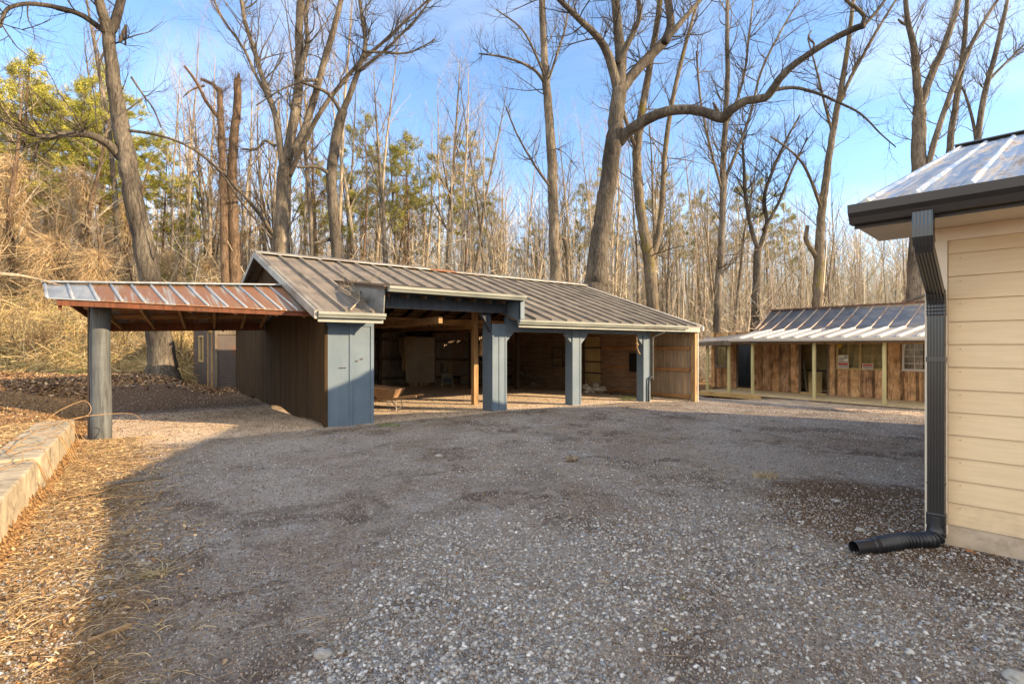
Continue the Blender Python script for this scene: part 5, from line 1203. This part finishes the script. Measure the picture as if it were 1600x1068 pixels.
hero('big_oak', 'massive bare oak behind the shed roof with one long limb reaching right', 25, [
 ([(926, 470, 20), (930, 440, 18), (936, 390, 15), (942, 340, 14), (950, 290, 13.5), (956, 240, 13.5), (962, 190, 12), (966, 150, 11.5), (968, 135, 10.5)], 0, 0, 2),
 ([(966, 145, 8), (952, 90, 7.5), (935, 60, 6), (905, 30, 5), (870, -5, 4), (840, -40, 3)], -2, 12, 2), ([(968, 140, 10), (970, 90, 10), (966, 50, 8), (962, 0, 7), (960, -60, 5)], 1, 12, 2.4),
 ([(972, 140, 9), (990, 115, 9), (1015, 88, 8.5), (1040, 62, 8), (1048, 30, 7), (1040, -20, 6), (1035, -80, 4)], 2, 12, 2.2), ([(1038, 66, 6), (1068, 30, 4.6), (1090, 5, 4), (1110, -20, 3)], 1, 9, 1.8),
 ([(965, 100, 6), (985, 60, 5), (1000, 20, 4), (990, -30, 3)], -1, 8, 2),
 ([(966, 222, 11), (985, 203, 9.5), (1012, 186, 9), (1042, 174, 8.5), (1075, 171, 8), (1105, 177, 8), (1128, 184, 9), (1142, 172, 8), (1165, 158, 7), (1196, 152, 6.8), (1210, 135, 6.8), (1228, 112, 6), (1262, 86, 5.5), (1300, 62, 5.2), (1335, 45, 5.4), (1350, 40, 5)], -6, 16, 1.2),
 ([(1346, 42, 4.5), (1350, 25, 3.4), (1335, 10, 3), (1318, -5, 2.6), (1305, -40, 2)], -.5, 10, 1.2), ([(1350, 40, 3), (1372, 15, 2.4), (1392, -12, 1.8)], .5, 5, 1.2),
 ([(1212, 140, 3.6), (1240, 137, 3), (1275, 145, 2.6), (1310, 160, 2.2), (1345, 178, 1.8), (1375, 208, 1.3), (1400, 230, .9)], -2, 10, .9), ([(1264, 88, 2), (1272, 70, 1.8), (1263, 58, 1.6), (1268, 48, 1)], .2, 1, .3), ([(1124, 178, 3), (1118, 168, 3.4), (1114, 160, 1.5)], 0, 0, 1)], M['oak'])
hero('mossy_tree', 'mossy bare tree forking low just right of the big oak', 27, [
 ([(1019, 475, 9), (1016, 430, 9), (1012, 395, 9), (1004, 350, 7.5), (998, 300, 7.5), (995, 250, 7), (998, 210, 6.5), (1004, 170, 6), (1016, 100, 5), (1026, 40, 4.4), (1034, -20, 4)], 0, 12, 2.2),
 ([(1018, 405, 6), (1026, 378, 5.5), (1033, 340, 5), (1036, 290, 4.6), (1040, 230, 4.4), (1050, 160, 4), (1066, 90, 3.4), (1085, 20, 2.6), (1100, -30, 2)], 2, 14, 2.2), ([(998, 240, 4), (985, 210, 3.6), (970, 150, 3), (975, 90, 2.4), (990, 40, 2)], -1, 10, 1.8)], M['moss'])
hero('slender_tree', 'slender bare tree with a thin fan of stems before the right woods', 30, [
 ([(1121, 500, 6), (1122, 450, 5.5), (1126, 400, 5), (1129, 330, 4.8), (1130, 260, 4.5), (1134, 180, 4), (1137, 110, 3.6), (1136, 40, 3), (1138, -30, 2.4)], 0, 16, 2.4),
 ([(1128, 290, 3), (1150, 240, 2.8), (1172, 180, 2.4), (1190, 110, 2), (1225, 40, 1.6), (1250, 0, 1)], 1, 14, 2), ([(1129, 300, 2.6), (1112, 240, 2.4), (1095, 160, 2), (1088, 80, 1.6)], -1, 12, 2), ([(1133, 200, 2.6), (1160, 130, 2), (1170, 60, 1.8), (1178, -10, 1.2)], .5, 12, 2)], M['bark'])
hero('vase_tree', 'dark vase-shaped bare tree left of the cabin roof', 33, [
 ([(1180, 500, 7), (1182, 450, 6), (1183, 400, 5.5), (1185, 385, 5)], 0, 2, 1.5), ([(1184, 390, 4), (1172, 350, 3.6), (1164, 300, 3), (1162, 250, 2.4), (1158, 200, 1.6)], -1, 16, 2.0), ([(1185, 390, 4), (1198, 350, 3.6), (1194, 310, 3.2), (1206, 270, 2.8), (1228, 220, 2), (1250, 180, 1.2)], 1, 18, 2.0), ([(1192, 360, 3), (1215, 320, 2.6), (1240, 260, 1.8), (1262, 215, 1)], 0, 14, 1.6)], M['oak'])
hero('crooked_tree', 'bare tree with a short broken stub standing behind the cabin roof', 31, [
 ([(1277, 500, 8), (1278, 450, 7.5), (1280, 400, 7), (1282, 360, 6.5), (1284, 330, 6), (1289, 290, 5.5), (1296, 240, 5), (1304, 190, 4.6), (1314, 140, 4.2), (1322, 90, 3.6), (1330, 30, 3), (1336, -20, 2.4)], 0, 12, 2),
 ([(1310, 165, 3.4), (1330, 120, 3), (1355, 75, 2.6), (1378, 35, 2), (1400, 0, 1.6)], 1, 10, 1.8), ([(1276, 402, 4.5), (1266, 386, 4.2), (1259, 372, 4), (1262, 352, 3)], -.5, 0, 1), ([(1284, 332, 3), (1274, 300, 2.6), (1258, 262, 2.2), (1238, 238, 1.8), (1204, 213, 1.4)], -2, 12, 1.0),
 ([(1300, 205, 2.4), (1288, 160, 2), (1276, 110, 1.6), (1262, 60, 1)], -1, 8, 1.6)], M['moss'])
hero('twin_stem_tree', 'pale bare tree rising above the house roof and splitting in two', 29, [
 ([(1432, 500, 14), (1434, 420, 13), (1436, 330, 11), (1436, 260, 10), (1436, 190, 9), (1436, 165, 8)], 0, 6, 1.8), ([(1436, 170, 6.5), (1432, 120, 6), (1427, 70, 5), (1418, 30, 4), (1412, -30, 3)], -1, 12, 1.8), ([(1438, 170, 6.5), (1452, 125, 6), (1472, 80, 5.5), (1490, 30, 4.6), (1502, -20, 4)], 1, 12, 1.8),
 ([(1440, 300, 6), (1452, 250, 5), (1468, 195, 4.4), (1492, 130, 4), (1520, 65, 3.4), (1552, 10, 2.6), (1575, -20, 2)], -2, 14, 1.6), ([(1422, 40, 3), (1410, 36, 2.2), (1403, 30, 1.4)], 0, 1, .6)], M['bark'])
hero('roofline_tree', 'thin bare tree behind the house roof, left of two', 30, [([(1476, 420, 6), (1478, 300, 5), (1484, 230, 4.6), (1492, 170, 4.2), (1502, 110, 3.8), (1508, 50, 3.2), (1512, -20, 2.6)], 0, 16, 1.6)], M['bark'])
hero('roofline_tree', 'thin forked tree behind the house roof, right of two', 30, [([(1515, 420, 5), (1520, 300, 4.5), (1528, 210, 4.2), (1540, 140, 3.8), (1555, 85, 3.4), (1570, 20, 2.8), (1578, -20, 2)], 0, 12, 1.6), ([(1526, 225, 2.6), (1518, 180, 2.2), (1505, 140, 1.6), (1490, 120, 1)], .5, 6, 1.2), ([(1545, 125, 2.4), (1575, 95, 2), (1610, 60, 1.4)], 0, 8, 1.4)], M['bark'])

# background tree kinds, built once each around the origin
def bare_parts(h, r, fork, n1, seed, lean=.0, vase=.75, tl=.28):
    random.seed(seed); tr = MB(); cr_ = MB(); p = Vector((0, 0, -.5)); pts = []; rd = []; n = 12
    d = Vector((lean, 0, 1)).normalized()
    for i in range(n+1):
        pts.append(p.copy()); rd.append(max(r*(1-(i/n)**1.2*.93), .012)); d = (d+Vector((random.gauss(0, .035), random.gauss(0, .035), .05))).normalized(); p = p+d*(h+.5)/n
    tr.tube(pts, rd, 8, cap=False)
    for k in range(n1):
        f = fork+(1-fork)*(k+random.random())/n1; q = f*n; i = min(int(q), n-1); b = pts[i].lerp(pts[i+1], q-i); a = random.random()*6.28
        dd_ = Vector((math.cos(a)*(1-vase*.6), math.sin(a)*(1-vase*.6), vase+.15*f)); L_ = h*tl*(1.25-f)*random.uniform(.6, 1.25)+.5
        grow(cr_, b, dd_, L_, rd[i]*.42, 2, .13, .06, 5, (3, 4), .5, None, .5, .6)
    return tr, cr_
def kind_bare(name, label, cat, group, tb, cbm, pos, rz, sc, mat, first=False):
    root = empty(name, pos, label, cat, group); return root
def make_kind(name, label, group, parts, mats):
    root = empty(name, (0, 0, 0), label, 'tree', group); obs = []
    for (pn, mb), m_ in zip(parts, mats): obs.append(mb.build(pn, m_, root, smooth=(pn == 'trunk')) if isinstance(mb, MB) else None)
    return root
ORD = ['leftmost', 'second', 'third', 'fourth', 'fifth', 'sixth', 'seventh', 'rightmost']
def place(root, spots):
    many = len(spots) > 8; order = sorted(range(len(spots)), key=lambda i: spots[i][0]/spots[i][1]); lab0 = root['label']
    kids = list(root.children); src = root
    for i, (x, y, z, rz, s) in enumerate(spots):
        if i == 0: r = root
        else:
            r = src.copy(); COL.objects.link(r)
            for k in kids: c = k.copy(); c.parent = r; COL.objects.link(c)
        if not many:
            k_ = order.index(i); w_ = 'rightmost' if k_ == len(spots)-1 else ('leftmost' if k_ == 0 else ORD[k_]+' from the left'); r['label'] = w_+' '+lab0
        r.location = (x, y, z); r.rotation_euler = (random.gauss(0, .035), random.gauss(0, .035), rz); r.scale = (s, s, s)
TAKEN = [(-13.6, 20), (-13, 29), (-9, 27), (-16, 27), (2, 31), (3.3, 25), (7, 27), (12, 30), (18, 31), (23, 29)]
def spots(n, y0, y1, xr, mind, s0, s1, seed, acc=None, filt=None):
    rs = random.Random(seed); out_ = []; tries = 0
    while len(out_) < n and tries < 9000:
        tries += 1; Y = y0+(y1-y0)*rs.random()**.85; px = xr[0]+(xr[1]-xr[0])*rs.random(); X = (px-800)/FPX*Y
        if filt and not filt(px, X, Y): continue
        if any((X-a)**2+(Y-b)**2 < mind*mind for a, b in TAKEN): continue
        gs, gd = (-(X-12.8)*.6+(Y-17.6)*.8), ((X-12.8)*.8+(Y-17.6)*.6)
        if -6 < gs < 10 and -3 < gd < 8.5: continue
        t_, v_ = tv(X, Y)
        if v_ < 12.5 and t_ > -6: continue
        TAKEN.append((X, Y)); out_.append((X, Y, float(gz(X, Y)), rs.random()*6.28, s0+(s1-s0)*rs.random()))
    return out_
GB = 'crowded bare trees of the woods behind the sheds'
kinds = [(19, .17, .45, 16, 1), (22, .20, .5, 16, 2), (17, .13, .35, 16, 3), (24, .16, .55, 14, 4), (14, .10, .3, 14, 5), (20, .24, .42, 15, 6)]
labs = ['slim grey leafless trunk, straight and narrow-crowned, one of many in the woods', 'taller leafless trunk with a high crown deep in the woods', 'short leafless tree branching from low down among the woods', 'very tall thin leafless pole trunk with a small top in the woods', 'thin leafless sapling among the bigger trunks of the woods', 'thick leafless trunk with spreading fork back in the woods']
cnt = [52, 44, 50, 52, 60, 36]
for (h, r, f, n1, sd_), lab, n in zip(kinds, labs, cnt):
    tb_, cb_ = bare_parts(h, r, f, n1, sd_, vase=.8); random.seed(sd_+50)
    root = make_kind('woodland_tree', lab, GB+' ('+lab.split(',')[0].split(' ')[0]+')', (('trunk', tb_), ('crown', cb_)), (M['paletwig'] if sd_ in (1, 3, 4, 5) else M['bark'],)*2)
    place(root, spots(n, 32, 78, (-60, 1680), 1.5, .85, 1.22, sd_*7, filt=lambda px, X, Y: not (330 < px < 700 and Y < 34)))
tb_, cb_ = bare_parts(19, .2, .35, 10, 77, vase=.6); root = make_kind('yard_tree', 'bare tree standing beyond the house', None, (('trunk', tb_), ('crown', cb_)), (M['bark'],)*2)
place(root, [(36, 3.5, -.6, 1., 1.)])
# pines
def pine_parts(h, r, f0, nb, seed, cw=3.2, dens=30, nl=.30, needle_w=.022):
    random.seed(seed); rg = np.random.default_rng(seed); tr = MB(); p = Vector((0, 0, -.5)); pts = []; rd = []; n = 10; d = Vector((0, 0, 1))
    for i in range(n+1):
        pts.append(p.copy()); rd.append(max(r*(1-i/n*.9), .03)); d = (d+Vector((random.gauss(0, .02), random.gauss(0, .02), .05))).normalized(); p = p+d*(h+.5)/n
    tr.tube(pts, rd, 8, cap=False); cl_ = []
    for k in range(nb):
        f = f0+(1-f0)*(k+random.random())/nb; q = min(f*n, n-.01); i = int(q); b = pts[i].lerp(pts[min(i+1, n)], q-i); a = random.random()*6.28
        u = (f-f0)/(1-f0); L_ = cw*(math.sin(min(1, .25+u*.85)*math.pi)**.7*.9+.15)*random.uniform(.5, 1.1)
        dd_ = Vector((math.cos(a), math.sin(a), random.uniform(-.05, .45)+.4*u)).normalized(); e = b+dd_*L_; mid = b+dd_*L_*.5+Vector((0, 0, -.1*L_))
        tr.tube([b, mid, e], [rd[i]*.22+.01, .02, .01], 4, cap=False)
        if random.random() < .12: continue
        for m_ in range(max(2, int(L_*2.6))):
            t_ = random.uniform(.35, 1.05); cl_.append(b.lerp(e, t_)+Vector((random.gauss(0, .22), random.gauss(0, .22), random.gauss(.08, .16))))
    C_ = np.array([tuple(c) for c in cl_]); N_ = len(C_)*dens; C2 = np.repeat(C_, dens, 0)+rg.normal(0, .10, (N_, 3)); dr = rg.normal(0, 1, (N_, 3)); dr[:, 2] = dr[:, 2]*.7+.45; dr /= np.linalg.norm(dr, axis=1, keepdims=True)
    L2 = nl*(.6+.8*rg.random((N_, 1))); paths = np.stack([C2, C2+dr*L2], 1); return tr, paths, needle_w
def pine_kind(name, label, group, prm, mat, spots_, **k):
    tr, paths, nw = pine_parts(*prm, **k); root = empty(name, (0, 0, 0), label, 'tree', group); tr.build('trunk', M['pinebark'], root, smooth=True)
    T = paths[:, 1]-paths[:, 0]; r = rng.normal(size=T.shape); sd_ = np.cross(T, r); sd_ /= np.linalg.norm(sd_, axis=1, keepdims=True)+1e-9
    a = paths[:, 0]+sd_*nw; b = paths[:, 0]-sd_*nw; V = np.stack([a, b, paths[:, 1]], 1).reshape(-1, 3); Fc = np.arange(len(V)).reshape(-1, 3)
    np_mesh('crown', V, Fc, mat, root); place(root, spots_)
def px_spots(lst, sd_): 
    rs = random.Random(sd_); o = []
    for px, Y, s in lst:
        X = (px-800)/FPX*Y; TAKEN.append((X, Y)); o.append((X, Y, float(gz(X, Y)), rs.random()*6.28, s))
    return o
pine_kind('pine_tree', 'of the sunlit yellow-green pines at the upper left', 'sunlit pines at the upper left', (19.5, .22, .5, 60, 21), M['needlesy'], px_spots([(20, 34, 1.0), (75, 37, .92), (120, 33, .86), (165, 36, .98), (210, 38, .98), (-20, 36, 1.0), (245, 43, .86), (48, 42, 1.1)], 1), cw=3.9, dens=50)
pine_kind('pine_tree', 'tall thin pine with a sparse olive crown behind the long shed', 'sparse olive pines behind the long shed', (20, .17, .6, 40, 22), M['needles'], px_spots([(560, 42, 1.0), (605, 47, 1.05), (640, 44, .95), (585, 52, 1.05), (700, 46, 1.0), (715, 52, 1.15), (740, 60, .95), (545, 38, .72), (650, 58, .95), (775, 60, .9), (835, 62, .9), (905, 60, 1.1), (960, 58, 1.2), (480, 48, .9), (1040, 60, 1.15), (1085, 62, 1.1), (1165, 66, 1.25), (1205, 64, 1.2), (1235, 60, 1.0), (300, 50, .8), (280, 46, .75), (1010, 66, 1.15), (1120, 66, 1.1)], 2), cw=2.9, dens=34, nl=.34)
pine_kind('cedar_tree', 'of the low evergreens between the leaning tree and the snags', 'low evergreens between the leaning tree and the snags', (9.5, .14, .12, 60, 23), M['needles'], px_spots([(285, 38, .85), (262, 33, .62), (320, 46, .9)], 3), cw=2.6, dens=36, nl=.3)
pine_kind('dead_top_pine', 'of the brown-tinged pines in the woods', 'brown-tinged pines behind the forked tree', (21, .2, .45, 46, 24), mt('brown_needles', (.22, .15, .06), (.30, .22, .08), None, grain=(2, 2, 2)), px_spots([(565, 44, .9), (500, 40, .8), (395, 36, .8), (320, 40, .75), (620, 50, .85)], 4), cw=2.2, dens=22)

# vine-hung trees at the left
def strand_cloud(n, cx, cy, z0, z1, rad, seed, L_=1.6, w_=.02):
    rg = np.random.default_rng(seed); a = rg.random(n)*6.28; rr = rad*rg.random(n)**.7; z = z0+(z1-z0)*rg.random(n)**1.2
    rr = rr*(1-.55*(z-z0)/(z1-z0)); s = np.linspace(0, 1, 6); d = rg.normal(0, 1, (n, 3)); d[:, 2] -= 1.1; d /= np.linalg.norm(d, axis=1, keepdims=True); L2 = L_*(.4+rg.random(n)); bnd = rg.normal(0, .5, (n, 3))
    p = np.stack([cx+rr*np.cos(a), cy+rr*np.sin(a), z], 1)[:, None]+d[:, None]*L2[:, None, None]*s[None, :, None]+bnd[:, None]*(s*s)[None, :, None]*L2[:, None, None]*.6
    p[..., 2] = np.maximum(p[..., 2], .05); return ribbons(p, w_*(.5+rg.random(n)))
VP = np.array([(.42, .30, .16), (.5, .37, .2), (.34, .23, .12), (.27, .17, .09), (.56, .44, .27)])
def vine_tree_kind(seed, h, lab, spots_):
    tb_, cb_ = bare_parts(h, .26, .3, 16, seed, vase=.6, tl=.22); root = empty('vine_hung_tree', (0, 0, 0), lab, 'tree', 'vine-hung trees at the left of the woods')
    tb_.build('trunk', M['snag'], root, smooth=True); cb_.build('crown', M['paletwig'], root)
    V, Fc = strand_cloud(4800, 0, 0, .5, h*.74, 1.35, seed, 1.15, .013); n = len(V)//12; c = VP[rng.integers(0, 5, n)]*(.7+.5*rng.random((n, 1))); np_mesh('vines', V, Fc, M['tint'], root, cols=np.repeat(c, 12, 0)); place(root, spots_)
vine_tree_kind(31, 15, 'of the taller trees shrouded in tan vines', px_spots([(18, 28, 1.0), (120, 30, 1.0), (268, 33, .62), (62, 34, 1.0), (180, 34, .9), (-30, 30, 1.1)], 5))
vine_tree_kind(32, 11, 'of the shorter trunks buried in tangled vines', px_spots([(85, 27, .85), (150, 27, .75), (5, 31, 1.0), (405, 34, .62), (330, 36, .8), (205, 29, .55)], 6))

# bare shrubs standing out of the thicket
random.seed(91); sb_ = []
for q in range(3):
    mb = MB()
    for _ in range(11):
        a = random.random()*6.28; grow(mb, (random.gauss(0, .1), random.gauss(0, .1), -.1), (math.cos(a)*.5, math.sin(a)*.5, 1), random.uniform(1.2, 2.4), .018, 2, .2, .06, 6, (3, 5), .55, None, .5, .8)
    root = empty('bare_shrub', (0, 0, 0), 'of the '+('rusty', 'pale', 'grey')[q]+' twiggy shrubs along the vine thicket', 'shrub', 'bare shrubs along the thicket'); mb.build('stems', (M['snag'], M['paletwig'], M['bark'])[q], root)
    sp = []
    for k in range(8):
        px = -10+(600 if q == 2 else 330)*((k+.2+q*.3)/8); Y = 21.5+random.random()*4.5; X = (px-800)/800*Y
        if 296 < px and Y < 27: Y = 27.; X = (px-800)/800*Y
        sp.append((X, Y, float(gz(X, Y)), random.random()*6.28, random.uniform(.8, 1.4)))
    place(root, sp)
# thicket of tangled vines on the bank (uncountable)
def thick_h(x, y):
    px = 800+x/y*800; b = sm((y-21.5)/3.5)*sm((640-px)/260)*2.6+sm((y-24)/5)*sm((760-px)/300)*1.2
    return b*(.55+.8*vnoise(x, y, 2.2, 31))
n = 150000; Y = 21.5+16*rng.random(n)**1.3; px = -80+760*rng.random(n); X = (px-800)/800*Y
t_, v_ = tv(X, Y); k = ((t_ < -.6) | (v_ > 11.2)) & ~((X > -16.5) & (X < -9) & (Y < 25.5) & (px > 296)) & (np.hypot(X+13.6, Y-20) > 1.3); X, Y = X[k], Y[k]; n = len(X)
hh = thick_h(X, Y); z0 = gz(X, Y)+hh*rng.random(n)**.6; s = np.linspace(0, 1, 7); a = rng.random(n)*6.28; L2 = .3+.75*rng.random(n); d = np.stack([np.cos(a)*.7, np.sin(a)*.7, rng.normal(.3, .8, n)], 1); bend = np.stack([rng.normal(0, .7, n), rng.normal(0, .7, n), -.4-.9*rng.random(n)], 1)
p = np.stack([X, Y, z0], 1)[:, None]+d[:, None]*(L2[:, None]*s)[..., None]+bend[:, None]*(L2[:, None]*s*s)[..., None]
p[..., 2] = np.maximum(p[..., 2], gz(p[..., 0], p[..., 1])+.02); V, Fc = ribbons(p, .012*(.4+rng.random(n))); TH = np.array([(.46, .33, .15), (.54, .41, .21), (.38, .26, .11), (.3, .2, .09), (.36, .33, .12), (.6, .48, .27)])
c = TH[rng.integers(0, 6, n)]*(.65+.6*rng.random((n, 1))); tag(np_mesh('vine_thicket', V, Fc, M['tint'], cols=np.repeat(c, 14, 0)), 'tangled golden dead vines covering the bank behind the carport', 'thicket', kind='stuff')
# leaf-sized dead leaves hanging in the thicket, closing the mass
n = 70000; Y = 21.8+16*rng.random(n)**1.2; px = -80+760*rng.random(n); X = (px-800)/800*Y; t_, v_ = tv(X, Y); k = ((t_ < -.6) | (v_ > 11.2)) & ~((X > -16.5) & (X < -9) & (Y < 25.5) & (px > 296)) & (np.hypot(X+13.6, Y-20) > 1.2); X, Y = X[k], Y[k]; n = len(X)
s = .05+.09*rng.random(n); Pp = np.stack([X, Y, gz(X, Y)+thick_h(X, Y)*rng.random(n)**.8], 1); V, Fc = scatter(lv, lfc, Pp, np.stack([s, s*.8, s], 1), rot_mats(rng.random(n)*6, rng.random(n)*6, rng.random(n)*6)); c = TH[rng.integers(0, 5, n)]*(.5+.6*rng.random((n, 1)))
tag(np_mesh('thicket_leaves', V, Fc, M['tint'], cols=np.repeat(c, 7, 0)), 'dead leaves caught in the vine thicket', 'leaves', kind='stuff')
# far woodland: too many trunks to count
n = 3400; Y = 50+95*rng.random(n)**1.2; px = -200+2000*rng.random(n); X = (px-800)/800*Y; h = (11+11*rng.random(n)); zz = gz(X, Y); ln = rng.normal(0, .06, (n, 2))
s = np.linspace(0, 1, 5); p = np.stack([X[:, None]+ln[:, :1]*h[:, None]*s+.15*rng.normal(size=(n, 5)), Y[:, None]+0*s, zz[:, None]+h[:, None]*s], -1); V1, F1 = ribbons(p, (.10+.17*rng.random(n))[:, None]*(1.15-s)[None]); c1 = np.array([(.42, .35, .26), (.5, .43, .32), (.3, .24, .17), (.17, .13, .1)])[rng.integers(0, 4, n)]; c1 = np.repeat(c1, 10, 0)
n2 = 260000; Y = 52+90*rng.random(n2); px = -200+2000*rng.random(n2); X = (px-800)/800*Y; zz = gz(X, Y)+(1+15*rng.random(n2)**1.4); d = np.stack([rng.normal(0, .6, n2), rng.normal(0, .6, n2), .5+rng.random(n2)], 1); L2 = 1.0+2.0*rng.random(n2); s = np.linspace(0, 1, 3)
p = np.stack([X, Y, zz], 1)[:, None]+d[:, None]*(L2[:, None]*s)[..., None]; V2, F2 = ribbons(p, .016+.032*rng.random(n2)); c2 = np.repeat(np.array([(.52, .44, .33), (.44, .36, .26), (.58, .5, .39), (.34, .31, .17)])[rng.integers(0, 4, n2)], 6, 0)
tag(np_mesh('distant_woods', np.vstack([V1, V2]), np.vstack([F1, F2+len(V1)]), M['tint'], cols=np.vstack([c1, c2])), 'far mass of tan leafless woods along the horizon', 'woods', kind='stuff')
# brush between the trunks
n = 120000; Y = 30+40*rng.random(n); px = -120+1860*rng.random(n); X = (px-800)/800*Y; gs, gd = (-(X-12.8)*.6+(Y-17.6)*.8), ((X-12.8)*.8+(Y-17.6)*.6); k = ~((gs > -6) & (gs < 10) & (gd < 8)); X, Y, px = X[k], Y[k], px[k]; n = len(X)
zz = gz(X, Y)+(4.2+3.*(px < 1000))*rng.random(n)**1.6*(.35+vnoise(X, Y, 5, 77)); d = np.stack([rng.normal(0, .7, n), rng.normal(0, .7, n), .2+.9*rng.random(n)], 1); L2 = .5+1.3*rng.random(n); s = np.linspace(0, 1, 4); bend = rng.normal(0, .35, (n, 3))
p = np.stack([X, Y, zz], 1)[:, None]+d[:, None]*(L2[:, None]*s)[..., None]+bend[:, None]*(L2[:, None]*s*s)[..., None]; V, Fc = ribbons(p, .009+.015*rng.random(n)); c = np.repeat(np.array([(.52, .43, .31), (.42, .34, .23), (.6, .51, .37), (.3, .23, .14)])[rng.integers(0, 4, n)]*(.75+.5*rng.random((n, 1))), 8, 0)
tag(np_mesh('undergrowth', V, Fc, M['tint'], cols=c), 'tan twiggy undergrowth between the trunks behind the sheds', 'brush', kind='stuff')
# forest floor litter line
S.render.engine = 'CYCLES'
